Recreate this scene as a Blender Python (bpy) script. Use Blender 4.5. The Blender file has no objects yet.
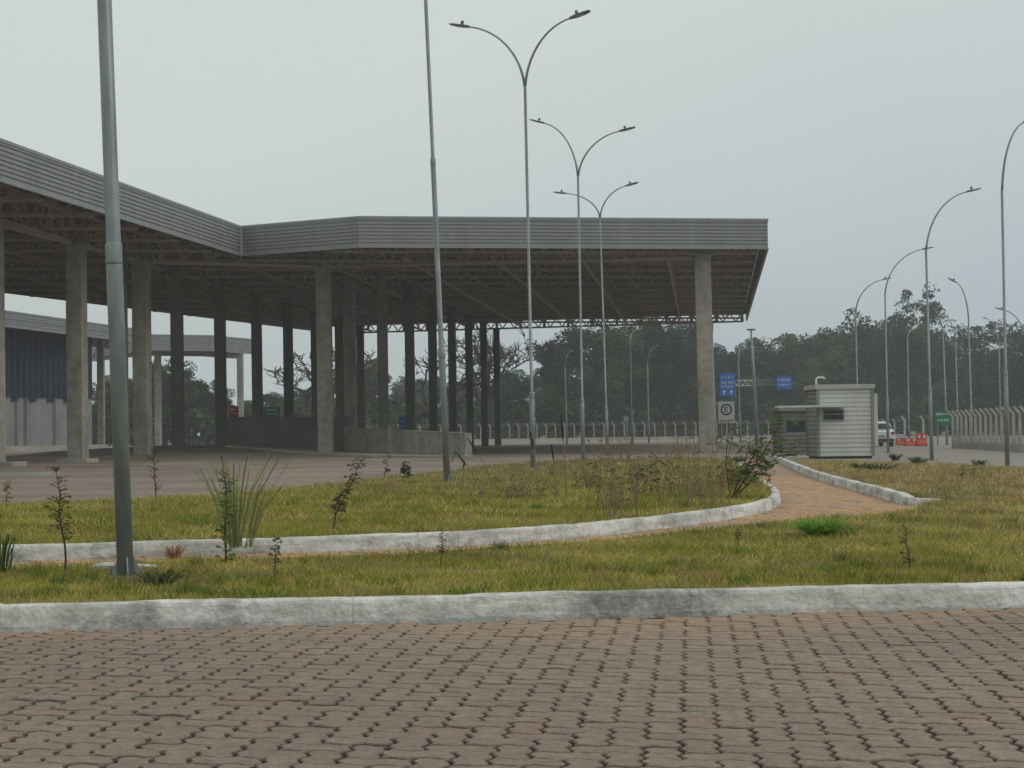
import bpy, math, random
import numpy as np
from mathutils import Vector
R = math.radians
random.seed(7)
rng = np.random.default_rng(7)
scene = bpy.context.scene
C = scene.collection

# ------------------------------------------------------------------ camera, sky, sun, exposure
F_PX, CX, CY = 1800.0, 512.0, 384.0
CAM_H, PITCH, ROLL = 1.1, math.atan(48 / 1800.0), R(0.7)
fwd = Vector((0, math.cos(PITCH), math.sin(PITCH)))
up0 = Vector((0, -math.sin(PITCH), math.cos(PITCH)))
rt0 = Vector((1, 0, 0))
rt = rt0 * math.cos(ROLL) - up0 * math.sin(ROLL)
up = up0 * math.cos(ROLL) + rt0 * math.sin(ROLL)
cd = bpy.data.cameras.new('camera')
cam = bpy.data.objects.new('camera', cd)
C.objects.link(cam)
cd.sensor_width = 36.0
cd.lens = 36.0 * F_PX / 1024.0
cd.clip_start, cd.clip_end = 0.1, 6000
m = cam.matrix_world.copy()
for i in range(3):
    m[i][0], m[i][1], m[i][2], m[i][3] = rt[i], up[i], -fwd[i], (0, 0, CAM_H)[i]
cam.matrix_world = m
scene.camera = cam

SUN_EL, SUN_AZ = 46.0, 105.0          # azimuth clockwise from +Y
world = bpy.data.worlds.new("World")
scene.world = world
world.use_nodes = True
nt = world.node_tree
nt.nodes.clear()
wo = nt.nodes.new('ShaderNodeOutputWorld')
bg = nt.nodes.new('ShaderNodeBackground')
bg.inputs[1].default_value = 0.1
sky = nt.nodes.new('ShaderNodeTexSky')
sky.sky_type = 'NISHITA'
sky.sun_disc = False
sky.sun_elevation = R(SUN_EL)
sky.sun_rotation = R(SUN_AZ)
sky.air_density, sky.dust_density, sky.ozone_density = 1.0, 4.0, 1.0
hs = nt.nodes.new('ShaderNodeHueSaturation')
hs.inputs['Saturation'].default_value = 0.35
nt.links.new(sky.outputs[0], hs.inputs['Color'])
tc = nt.nodes.new('ShaderNodeTexCoord')
sx = nt.nodes.new('ShaderNodeSeparateXYZ')
nt.links.new(tc.outputs['Generated'], sx.inputs[0])
no = nt.nodes.new('ShaderNodeTexNoise')
no.inputs['Scale'].default_value = 2.2
no.inputs['Detail'].default_value = 3.0
nt.links.new(tc.outputs['Generated'], no.inputs['Vector'])
# overcast cloud layer: paler and a little greener high up and to the west, bluer low down to the east
ma = nt.nodes.new('ShaderNodeMath'); ma.operation = 'MULTIPLY_ADD'
nt.links.new(sx.outputs[0], ma.inputs[0]); ma.inputs[1].default_value = -1.3; ma.inputs[2].default_value = 0.0
mb_ = nt.nodes.new('ShaderNodeMath'); mb_.operation = 'MULTIPLY_ADD'
nt.links.new(sx.outputs[2], mb_.inputs[0]); mb_.inputs[1].default_value = 3.2
nt.links.new(ma.outputs[0], mb_.inputs[2])
mc = nt.nodes.new('ShaderNodeMath'); mc.operation = 'MULTIPLY_ADD'
nt.links.new(no.outputs[0], mc.inputs[0]); mc.inputs[1].default_value = 0.5
nt.links.new(mb_.outputs[0], mc.inputs[2])
cr = nt.nodes.new('ShaderNodeValToRGB')
cr.color_ramp.elements[0].position = 0.1
cr.color_ramp.elements[0].color = (0.49, 0.56, 0.60, 1)
cr.color_ramp.elements[1].position = 0.9
cr.color_ramp.elements[1].color = (0.64, 0.70, 0.67, 1)
nt.links.new(mc.outputs[0], cr.inputs[0])
sc10 = nt.nodes.new('ShaderNodeVectorMath'); sc10.operation = 'SCALE'
sc10.inputs['Scale'].default_value = 10.6
nt.links.new(cr.outputs[0], sc10.inputs[0])
mixw = nt.nodes.new('ShaderNodeMix'); mixw.data_type = 'RGBA'
mixw.inputs['Factor'].default_value = 0.9
nt.links.new(hs.outputs[0], mixw.inputs['A'])
nt.links.new(sc10.outputs[0], mixw.inputs['B'])
nt.links.new(mixw.outputs['Result'], bg.inputs[0])
nt.links.new(bg.outputs[0], wo.inputs[0])

sd = bpy.data.lights.new('sun', 'SUN')
sd.energy, sd.angle, sd.color = 0.8, R(30), (1.0, 0.96, 0.9)
sun = bpy.data.objects.new('sun', sd)
C.objects.link(sun)
sdir = Vector((math.sin(R(SUN_AZ)) * math.cos(R(SUN_EL)), math.cos(R(SUN_AZ)) * math.cos(R(SUN_EL)), math.sin(R(SUN_EL))))
sun.rotation_euler = sdir.to_track_quat('Z', 'Y').to_euler()
vs = scene.view_settings
vs.view_transform, vs.look, vs.gamma, vs.exposure = 'Standard', 'None', 1.0, 0.0
vs.use_curve_mapping = False
scene.cycles.max_bounces = 6
scene.cycles.volume_bounces = 0
scene.cycles.transparent_max_bounces = 8


# ------------------------------------------------------------------ helpers
def ray(px, py):
    return (fwd + rt * ((px - CX) / F_PX) + up * (-(py - CY) / F_PX))

def at(px, py, Y):
    d = ray(px, py)
    return Vector((0, 0, CAM_H)) + d * (Y / d.y)

def gnd(px, py, z=0.0):
    d = ray(px, py)
    return Vector((0, 0, CAM_H)) + d * ((z - CAM_H) / d.z)

def px_of(p):
    v = Vector(p) - Vector((0, 0, CAM_H))
    k = v.dot(fwd)
    return CX + F_PX * v.dot(rt) / k, CY - F_PX * v.dot(up) / k

class MB:
    def __init__(s):
        s.v, s.f = [], []
    def add(s, vs_, fs):
        n = len(s.v)
        s.v += [tuple(p) for p in vs_]
        s.f += [tuple(i + n for i in f) for f in fs]
        return s
    def box(s, c, size, rz=0.0, top=1.0):
        hx, hy, hz = size[0] / 2, size[1] / 2, size[2] / 2
        cs, sn = math.cos(rz), math.sin(rz)
        vv = []
        for z, k in ((-hz, 1), (hz, top)):
            for x, y in ((-hx, -hy), (hx, -hy), (hx, hy), (-hx, hy)):
                x *= k; y *= k
                vv.append((c[0] + x * cs - y * sn, c[1] + x * sn + y * cs, c[2] + z))
        return s.add(vv, [(3, 2, 1, 0), (4, 5, 6, 7), (0, 1, 5, 4), (1, 2, 6, 5), (2, 3, 7, 6), (3, 0, 4, 7)])
    def cbox(s, c, size, rz=0.0, ch=0.03, lean=(0, 0)):
        """box with chamfered vertical edges"""
        hx, hy, hz = size[0] / 2, size[1] / 2, size[2] / 2
        cs, sn = math.cos(rz), math.sin(rz)
        pl = [(-hx + ch, -hy), (hx - ch, -hy), (hx, -hy + ch), (hx, hy - ch), (hx - ch, hy), (-hx + ch, hy), (-hx, hy - ch), (-hx, -hy + ch)]
        vv = []
        for z, k in ((-hz, 0), (hz, 1)):
            for x, y in pl:
                vv.append((c[0] + x * cs - y * sn + lean[0] * k, c[1] + x * sn + y * cs + lean[1] * k, c[2] + z))
        fs = [tuple(range(7, -1, -1)), tuple(range(8, 16))]
        fs += [(i, (i + 1) % 8, 8 + (i + 1) % 8, 8 + i) for i in range(8)]
        return s.add(vv, fs)
    def bar(s, a, b, w, h=None):
        a, b = Vector(a), Vector(b)
        h = h or w
        d = (b - a)
        if d.length < 1e-6: return s
        d.normalize()
        u = d.cross(Vector((0, 0, 1)))
        if u.length < 1e-3: u = Vector((1, 0, 0))
        u.normalize()
        n = u.cross(d)
        vv = []
        for p in (a, b):
            for i, j in ((-1, -1), (1, -1), (1, 1), (-1, 1)):
                vv.append(p + u * (i * w / 2) + n * (j * h / 2))
        return s.add(vv, [(3, 2, 1, 0), (4, 5, 6, 7), (0, 1, 5, 4), (1, 2, 6, 5), (2, 3, 7, 6), (3, 0, 4, 7)])
    def tube(s, pts, rad, n=8, cap=True):
        pts = [Vector(p) for p in pts]
        if not isinstance(rad, (list, tuple)): rad = [rad] * len(pts)
        base = len(s.v)
        prev = None
        for i, p in enumerate(pts):
            d = (pts[min(i + 1, len(pts) - 1)] - pts[max(i - 1, 0)])
            if d.length < 1e-9: d = Vector((0, 0, 1))
            d.normalize()
            u = d.cross(Vector((0, 1, 0))) if prev is None else prev - d * prev.dot(d)
            if u.length < 1e-3: u = d.cross(Vector((1, 0, 0)))
            u.normalize(); prev = u
            w = d.cross(u)
            for k in range(n):
                a = 2 * math.pi * k / n
                s.v.append(tuple(p + u * (math.cos(a) * rad[i]) + w * (math.sin(a) * rad[i])))
        for i in range(len(pts) - 1):
            for k in range(n):
                a, b = base + i * n + k, base + i * n + (k + 1) % n
                s.f.append((a, b, b + n, a + n))
        if cap:
            s.f.append(tuple(base + k for k in range(n - 1, -1, -1)))
            e = base + (len(pts) - 1) * n
            s.f.append(tuple(e + k for k in range(n)))
        return s
    def prism(s, poly, z0, z1):
        """vertical prism over a plan polygon; z0, z1 numbers or functions of (x, y)"""
        n = len(poly)
        a = sum(poly[i][0] * poly[(i + 1) % n][1] - poly[(i + 1) % n][0] * poly[i][1] for i in range(n))
        if a < 0: poly = list(reversed(poly))
        f0 = z0 if callable(z0) else (lambda x, y: z0)
        f1 = z1 if callable(z1) else (lambda x, y: z1)
        vv = [(p[0], p[1], f0(p[0], p[1])) for p in poly] + [(p[0], p[1], f1(p[0], p[1])) for p in poly]
        fs = [tuple(range(n - 1, -1, -1)), tuple(range(n, 2 * n))]
        fs += [(i, (i + 1) % n, n + (i + 1) % n, n + i) for i in range(n)]
        return s.add(vv, fs)
    def leaf(s, p, d, length, width, droop=0.3):
        p, d = Vector(p), Vector(d).normalized()
        side = d.cross(Vector((0, 0, 1)))
        if side.length < 1e-3: side = Vector((1, 0, 0))
        side.normalize()
        mid = p + d * (length * .45) + Vector((0, 0, 0.05 * length))
        tip = p + d * length - Vector((0, 0, droop * length))
        return s.add([p, mid + side * width / 2, tip, mid - side * width / 2], [(0, 1, 2), (0, 2, 3)])

WLOC = {}
def link(name, data, parent=None):
    o = bpy.data.objects.new(name, data)
    C.objects.link(o)
    if parent is not None: o.parent = parent
    return o

def obj(name, mb, mat, parent=None, smooth=False, origin=None, attr=None):
    """link the collected shape as one mesh object (world coordinates in, local coordinates stored)"""
    o0 = Vector(origin) if origin is not None else Vector((0, 0, 0))
    pw = WLOC[parent.name] if parent is not None else Vector((0, 0, 0))
    me = bpy.data.meshes.new(name)
    off = o0 if origin is not None else pw
    me.from_pydata([(a - off.x, b - off.y, c - off.z) for a, b, c in mb.v], [], mb.f)
    me.materials.append(mat)
    if smooth:
        me.polygons.foreach_set('use_smooth', [True] * len(me.polygons))
    if attr is not None:
        ca = me.color_attributes.new('tint', 'FLOAT_COLOR', 'POINT')
        arr = np.ones((len(mb.v), 4), dtype=np.float32)
        arr[:, :3] = attr
        ca.data.foreach_set('color', arr.ravel())
    me.update()
    o = link(name, me, parent)
    o.location = off - pw
    WLOC[o.name] = off
    return o

def tag(o, label=None, cat=None, group=None, kind=None):
    if label: o['label'] = label
    if cat: o['category'] = cat
    if group: o['group'] = group
    if kind: o['kind'] = kind
    return o

def thing(name, label, cat, loc, group=None):
    o = link(name, None)
    o.location = loc
    o.empty_display_size = 0.2
    WLOC[o.name] = Vector(loc)
    return tag(o, label, cat, group)

def struct(name, mb, mat, **k):
    return tag(obj(name, mb, mat, **k), kind='structure')

def np_mesh(name, verts, tris, mat, tint=None, parent=None):
    me = bpy.data.meshes.new(name)
    nv, nf = len(verts), len(tris)
    me.vertices.add(nv); me.loops.add(nf * 3); me.polygons.add(nf)
    me.vertices.foreach_set('co', np.asarray(verts, dtype=np.float32).ravel())
    me.loops.foreach_set('vertex_index', np.asarray(tris, dtype=np.int32).ravel())
    me.polygons.foreach_set('loop_start', np.arange(0, nf * 3, 3, dtype=np.int32))
    me.materials.append(mat)
    if tint is not None:
        ca = me.color_attributes.new('tint', 'FLOAT_COLOR', 'POINT')
        arr = np.ones((nv, 4), dtype=np.float32); arr[:, :3] = tint
        ca.data.foreach_set('color', arr.ravel())
    me.update(); me.validate()
    return link(name, me, parent)

# ------------------------------------------------------------------ materials
MAT = {}
def mat(name, col, rough=0.7, metal=0.0, var=0.0, scale=3.0, col2=None, attr=False, bump=0.0, bscale=40.0, spec=0.3, detail=6.0, ramp=(0.35, 0.65), stretch=None, obj_coord=True):
    if name in MAT: return MAT[name]
    m_ = bpy.data.materials.new(name)
    m_.use_nodes = True
    n, l = m_.node_tree.nodes, m_.node_tree.links
    b = n['Principled BSDF']
    b.inputs['Roughness'].default_value = rough
    b.inputs['Metallic'].default_value = metal
    b.inputs['Specular IOR Level'].default_value = spec
    src = None
    if attr:
        a = n.new('ShaderNodeAttribute'); a.attribute_name = 'tint'
        src = a.outputs['Color']
    g = n.new('ShaderNodeNewGeometry')
    pos = g.outputs['Position']
    if stretch:
        mp = n.new('ShaderNodeMapping'); mp.inputs['Scale'].default_value = stretch
        l.new(pos, mp.inputs['Vector']); pos = mp.outputs[0]
    if col2 is not None:
        t = n.new('ShaderNodeTexNoise')
        t.inputs['Scale'].default_value = scale; t.inputs['Detail'].default_value = detail; t.inputs['Roughness'].default_value = 0.62
        l.new(pos, t.inputs['Vector'])
        r = n.new('ShaderNodeValToRGB')
        r.color_ramp.elements[0].position, r.color_ramp.elements[1].position = ramp
        r.color_ramp.elements[0].color = (*col, 1); r.color_ramp.elements[1].color = (*col2, 1)
        l.new(t.outputs[0], r.inputs[0])
        if src is not None:
            mx = n.new('ShaderNodeMix'); mx.data_type = 'RGBA'; mx.blend_type = 'MULTIPLY'; mx.inputs['Factor'].default_value = 1
            l.new(src, mx.inputs['A']); l.new(r.outputs[0], mx.inputs['B'])
            src = mx.outputs['Result']
        else:
            src = r.outputs[0]
    if src is not None: l.new(src, b.inputs['Base Color'])
    else: b.inputs['Base Color'].default_value = (*col, 1)
    if bump:
        t2 = n.new('ShaderNodeTexNoise'); t2.inputs['Scale'].default_value = bscale; t2.inputs['Detail'].default_value = 4
        l.new(g.outputs['Position'], t2.inputs['Vector'])
        bp = n.new('ShaderNodeBump'); bp.inputs['Strength'].default_value = bump; bp.inputs['Distance'].default_value = 0.02
        l.new(t2.outputs[0], bp.inputs['Height']); l.new(bp.outputs[0], b.inputs['Normal'])
    MAT[name] = m_
    return m_

M_PAVER = mat('paver_concrete', (0.80, 0.80, 0.80), 0.9, attr=True, col2=(1.12, 1.1, 1.08), scale=14, bump=0.35, bscale=160, spec=0.2)
M_JOINT = mat('joint_soil', (0.02, 0.014, 0.010), 0.95, col2=(0.06, 0.04, 0.027), scale=9)
M_KERB = mat('kerb_paint', (0.33, 0.325, 0.30), 0.85, col2=(0.60, 0.595, 0.57), scale=2.6, detail=12, ramp=(0.34, 0.60), bump=0.6, bscale=32, stretch=(.55, .55, 3.2))
M_SOIL = mat('lawn_soil', (0.10, 0.10, 0.03), 0.95, col2=(0.21, 0.165, 0.07), scale=1.3, bump=0.5, bscale=20, ramp=(0.35, 0.7))
M_GRASS = mat('grass_blades', (0.75, 0.75, 0.75), 0.7, attr=True, col2=(1.25, 1.2, 1.15), scale=0.55, spec=0.15)
def grain(m_, scale, lo, hi, strength):
    n, l = m_.node_tree.nodes, m_.node_tree.links
    b = n['Principled BSDF']; src = b.inputs['Base Color'].links[0].from_socket
    g = n.new('ShaderNodeNewGeometry'); t = n.new('ShaderNodeTexNoise')
    t.inputs['Scale'].default_value = scale; t.inputs['Detail'].default_value = 8; t.inputs['Roughness'].default_value = .75
    l.new(g.outputs['Position'], t.inputs['Vector'])
    r = n.new('ShaderNodeValToRGB'); r.color_ramp.elements[0].position, r.color_ramp.elements[1].position = lo, hi
    r.color_ramp.elements[0].color = (strength, strength, strength * .97, 1); r.color_ramp.elements[1].color = (1.12, 1.12, 1.12, 1)
    l.new(t.outputs[0], r.inputs[0])
    mx = n.new('ShaderNodeMix'); mx.data_type = 'RGBA'; mx.blend_type = 'MULTIPLY'; mx.inputs['Factor'].default_value = 1
    l.new(src, mx.inputs['A']); l.new(r.outputs[0], mx.inputs['B']); l.new(mx.outputs['Result'], b.inputs['Base Color'])
grain(M_KERB, 14, .36, .58, .80)
grain(M_KERB, 1.15, .36, .50, .50)
grain(M_PAVER, 55, .35, .6, .80)
def leafy(m_, share):
    n, l = m_.node_tree.nodes, m_.node_tree.links
    b = n['Principled BSDF']
    src = b.inputs['Base Color'].links[0].from_socket
    t = n.new('ShaderNodeBsdfTranslucent'); l.new(src, t.inputs['Color'])
    mx = n.new('ShaderNodeMixShader'); mx.inputs[0].default_value = share
    l.new(b.outputs[0], mx.inputs[1]); l.new(t.outputs[0], mx.inputs[2]); l.new(mx.outputs[0], n['Material Output'].inputs['Surface'])
leafy(M_GRASS, 0.4)
M_FIELD = mat('far_field', (0.06, 0.06, 0.025), 0.95, col2=(0.12, 0.10, 0.05), scale=0.08)
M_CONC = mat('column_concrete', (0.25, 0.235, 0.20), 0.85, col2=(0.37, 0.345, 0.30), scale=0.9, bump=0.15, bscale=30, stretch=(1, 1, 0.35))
M_CONC_D = mat('wall_and_shaded_concrete', (0.115, 0.107, 0.095), 0.88, col2=(0.18, 0.168, 0.148), scale=0.8, bump=0.15, bscale=20, stretch=(1, 1, 0.5))  # also on the inner columns, where it paints in the canopy shade
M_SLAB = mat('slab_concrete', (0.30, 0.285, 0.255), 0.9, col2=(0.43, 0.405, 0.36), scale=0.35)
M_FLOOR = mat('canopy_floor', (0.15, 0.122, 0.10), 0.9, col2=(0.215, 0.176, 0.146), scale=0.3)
M_FASCIA = mat('fascia_metal', (0.245, 0.25, 0.255), 0.5, metal=0.25, col2=(0.29, 0.295, 0.30), scale=1.6, stretch=(1, 1, 0.12))
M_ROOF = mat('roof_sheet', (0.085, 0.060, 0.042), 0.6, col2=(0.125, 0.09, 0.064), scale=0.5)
M_STEEL = mat('truss_steel', (0.37, 0.30, 0.235), 0.6, col2=(0.45, 0.37, 0.29), scale=0.8)
M_GALV = mat('galvanised_steel', (0.165, 0.188, 0.195), 0.42, metal=0.2, col2=(0.26, 0.285, 0.29), scale=7, spec=0.4, stretch=(1, 1, 0.25))
M_GALV_L = mat('galvanised_sleeve', (0.20, 0.22, 0.22), 0.55, metal=0.4, col2=(0.29, 0.31, 0.31), scale=9)
M_LAMP = mat('lamp_head_paint', (0.13, 0.14, 0.14), 0.5, metal=0.2)
M_LENS = mat('lamp_lens', (0.45, 0.46, 0.44), 0.25)
M_NAVY = mat('navy_sheet', (0.012, 0.015, 0.034), 0.7, col2=(0.022, 0.026, 0.052), scale=0.4, stretch=(1, 1, 0.1))
M_GREYW = mat('pale_wall', (0.20, 0.205, 0.205), 0.8, col2=(0.28, 0.285, 0.285), scale=0.3)
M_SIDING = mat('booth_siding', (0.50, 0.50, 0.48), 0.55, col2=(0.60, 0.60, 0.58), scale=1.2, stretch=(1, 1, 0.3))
M_TRIM = mat('booth_trim_and_shaded_side', (0.19, 0.19, 0.175), 0.6, col2=(0.25, 0.25, 0.235), scale=2)
M_DGREY = mat('grey_sheet', (0.13, 0.13, 0.12), 0.7, col2=(0.18, 0.18, 0.165), scale=2)
M_SIDE2 = mat('booth_roof', (0.36, 0.36, 0.34), 0.6, col2=(0.44, 0.44, 0.42), scale=2)
M_GLASS = mat('dark_glass', (0.012, 0.013, 0.014), 0.12, spec=0.5)
M_WHITE = mat('white_paint', (0.68, 0.68, 0.66), 0.5)
M_FPOST = mat('fence_post_concrete', (0.33, 0.32, 0.28), 0.9, col2=(0.44, 0.43, 0.39), scale=2)
M_BLUE = mat('sign_blue', (0.025, 0.16, 0.55), 0.5)
M_GREEN = mat('sign_green', (0.005, 0.16, 0.075), 0.5)
M_RED = mat('barrier_red', (0.42, 0.06, 0.035), 0.6, col2=(0.50, 0.09, 0.055), scale=1.5)
M_BLACK = mat('black_paint', (0.02, 0.02, 0.02), 0.6)
M_RUBBER = mat('tyre_rubber', (0.02, 0.02, 0.02), 0.85)
M_CARW = mat('car_paint', (0.62, 0.64, 0.66), 0.25, spec=0.5)
M_TAIL = mat('tail_lamp_red', (0.35, 0.02, 0.02), 0.25)
M_BARK = mat('tree_bark', (0.05, 0.042, 0.033), 0.9, col2=(0.09, 0.08, 0.065), scale=2)
M_LEAFT = mat('tree_leaves', (0.55, 0.55, 0.55), 0.8, attr=True, col2=(1.35, 1.35, 1.3), scale=0.11, spec=0.1, ramp=(.4, .6))
M_PLANT = mat('weed_leaves', (0.8, 0.8, 0.8), 0.65, attr=True, col2=(1.2, 1.2, 1.2), scale=12, spec=0.2)
M_STEM = mat('weed_stem', (0.05, 0.04, 0.025), 0.85, col2=(0.085, 0.065, 0.04), scale=20)
M_DRY = mat('dry_weed', (0.20, 0.15, 0.085), 0.9, col2=(0.32, 0.24, 0.14), scale=15)
M_STONE = mat('rubble_stone', (0.35, 0.34, 0.32), 0.9, col2=(0.5, 0.49, 0.46), scale=8)
M_ASPH = mat('road_asphalt', (0.075, 0.07, 0.065), 0.9, col2=(0.11, 0.102, 0.095), scale=0.5)
M_BEIGE = mat('access_road_pavers', (0.22, 0.195, 0.165), 0.9, col2=(0.29, 0.255, 0.22), scale=0.5)

leafy(M_PLANT, .35)
grain(M_CONC, 2.2, .40, .58, .80)
def per_tree(m_):
    n, l = m_.node_tree.nodes, m_.node_tree.links
    b = n['Principled BSDF']; src = b.inputs['Base Color'].links[0].from_socket
    oi = n.new('ShaderNodeObjectInfo'); r = n.new('ShaderNodeValToRGB')
    r.color_ramp.elements[0].color = (0.75, 0.78, 0.72, 1); r.color_ramp.elements[1].color = (1.75, 1.68, 1.55, 1)
    l.new(oi.outputs['Random'], r.inputs[0])
    mx = n.new('ShaderNodeMix'); mx.data_type = 'RGBA'; mx.blend_type = 'MULTIPLY'; mx.inputs['Factor'].default_value = 1
    l.new(src, mx.inputs['A']); l.new(r.outputs[0], mx.inputs['B']); l.new(mx.outputs['Result'], b.inputs['Base Color'])
per_tree(M_LEAFT)
def brick_mat(name, c1, c2, mortar, scale, rz=0.0):
    m_ = bpy.data.materials.new(name); m_.use_nodes = True
    n, l = m_.node_tree.nodes, m_.node_tree.links
    b = n['Principled BSDF']; b.inputs['Roughness'].default_value = 0.9; b.inputs['Specular IOR Level'].default_value = 0.2
    g = n.new('ShaderNodeNewGeometry')
    mp = n.new('ShaderNodeMapping'); mp.inputs['Rotation'].default_value = (0, 0, rz)
    l.new(g.outputs['Position'], mp.inputs['Vector'])
    t = n.new('ShaderNodeTexBrick')
    t.inputs['Color1'].default_value = (*c1, 1); t.inputs['Color2'].default_value = (*c2, 1); t.inputs['Mortar'].default_value = (*mortar, 1)
    t.inputs['Scale'].default_value = 1; t.inputs['Mortar Size'].default_value = 0.013
    t.inputs['Brick Width'].default_value = scale; t.inputs['Row Height'].default_value = scale / 2
    l.new(mp.outputs[0], t.inputs['Vector'])
    no_ = n.new('ShaderNodeTexNoise'); no_.inputs['Scale'].default_value = 0.25; no_.inputs['Detail'].default_value = 8
    l.new(g.outputs['Position'], no_.inputs['Vector'])
    r = n.new('ShaderNodeValToRGB'); r.color_ramp.elements[0].color = (0.72, 0.71, 0.70, 1); r.color_ramp.elements[1].color = (1.2, 1.18, 1.15, 1)
    r.color_ramp.elements[0].position, r.color_ramp.elements[1].position = 0.32, 0.68
    l.new(no_.outputs[0], r.inputs[0])
    mx = n.new('ShaderNodeMix'); mx.data_type = 'RGBA'; mx.blend_type = 'MULTIPLY'; mx.inputs['Factor'].default_value = 1
    l.new(t.outputs['Color'], mx.inputs['A']); l.new(r.outputs[0], mx.inputs['B'])
    l.new(mx.outputs['Result'], b.inputs['Base Color'])
    MAT[name] = m_
    return m_
M_YARD = brick_mat('yard_pavers', (0.29, 0.23, 0.19), (0.36, 0.29, 0.24), (0.07, 0.055, 0.045), 0.22, R(6))
M_ROADF = brick_mat('road_pavers_plain', (0.20, 0.17, 0.145), (0.24, 0.205, 0.175), (0.05, 0.04, 0.03), 0.22, R(-5.5))

# ------------------------------------------------------------------ small geometry helpers
def spline(pts, step):
    """Catmull-Rom through pts, resampled at an even step"""
    P = [Vector(p) for p in pts]
    out = []
    for i in range(len(P) - 1):
        p0, p1, p2, p3 = P[max(i - 1, 0)], P[i], P[i + 1], P[min(i + 2, len(P) - 1)]
        for k in range(24):
            t = k / 24
            out.append(0.5 * ((2 * p1) + (p2 - p0) * t + (2 * p0 - 5 * p1 + 4 * p2 - p3) * t * t + (3 * p1 - p0 - 3 * p2 + p3) * t ** 3))
    out.append(P[-1])
    res, acc = [out[0]], 0.0
    for a, b in zip(out, out[1:]):
        L = (b - a).length
        while acc + L >= step:
            a = a + (b - a) * ((step - acc) / L)
            L = (b - a).length
            res.append(a.copy()); acc = 0.0
        acc += L
    if (res[-1] - out[-1]).length > step * 0.3: res.append(out[-1])
    return res

def in_poly(x, y, poly):
    x, y = np.asarray(x), np.asarray(y)
    c = np.zeros(x.shape, bool)
    n = len(poly)
    for i in range(n):
        x0, y0 = poly[i][0], poly[i][1]; x1, y1 = poly[(i + 1) % n][0], poly[(i + 1) % n][1]
        if y0 == y1: continue
        k = ((y0 > y) != (y1 > y)) & (x < (x1 - x0) * (y - y0) / (y1 - y0) + x0)
        c ^= k
    return c

def dist_to_line(x, y, pl):
    d = np.full(np.shape(x), 1e9)
    for a, b in zip(pl, pl[1:]):
        ax, ay, bx, by = a[0], a[1], b[0], b[1]
        L2 = (bx - ax) ** 2 + (by - ay) ** 2 + 1e-9
        t = np.clip(((x - ax) * (bx - ax) + (y - ay) * (by - ay)) / L2, 0, 1)
        d = np.minimum(d, np.hypot(x - ax - t * (bx - ax), y - ay - t * (by - ay)))
    return d

# ------------------------------------------------------------------ lines of the place
F0, F1 = gnd(0, 632), gnd(1024, 607)                      # foot of the near kerb
fdir = (F1 - F0).normalized()
K1 = [F0 - fdir * 14, F1 + fdir * 18]
fnrm = Vector((-fdir.y, fdir.x, 0))
k2_px = [(0, 563), (120, 559.5), (245, 555), (370, 551), (480, 546), (560, 540), (610, 536), (650, 531), (690, 526), (730, 520), (758, 514.5), (775, 509), (781, 503), (778, 496.5), (768, 489), (757, 481.5), (749, 475), (742, 469), (736, 464)]
K2 = [gnd(*p) for p in k2_px]
d0 = (K2[0] - K2[1]).normalized()
K2 = [K2[0] + d0 * 14, K2[0] + d0 * 7] + K2
k3_px = [(950, 501.5), (930, 505), (906, 506), (890, 502), (877, 498), (845, 489), (814, 479), (795, 470.5), (779, 463), (768, 458.5), (758, 455)]
K3 = [gnd(*p) for p in k3_px]
g_px = [(0, 569), (245, 561), (480, 550), (600, 541.5), (700, 531), (790, 522.5), (840, 519), (885, 515.5), (915, 512), (950, 503.5)]
GE = [gnd(px, py + (3.2 if px < 760 else 1.0)) for px, py in g_px]                              # edge between the lawn and the footpath
GE = [GE[0] + d0 * 14] + GE
isl_back_px = [(-40, 507), (0, 505), (120, 500), (245, 494), (316, 486), (405, 477), (453, 471.5), (500, 465.5), (560, 462), (620, 460), (690, 458)]
IB = [gnd(px, py, 0.12) for px, py in isl_back_px]

def lawn_z(x, y):
    a = np.clip((14.0 - np.asarray(y)) / 3.3, 0, 1)
    return 0.035 + 0.085 * a - 0.0035 * np.clip(np.asarray(y) - 30, 0, 60)

# ------------------------------------------------------------------ ground and roads
g = MB(); g.add([(-3000, -600, -0.32), (3000, -600, -0.32), (3000, 5000, -0.32), (-3000, 5000, -0.32)], [(0, 1, 2, 3)])
struct('ground', g, M_FIELD)

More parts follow.
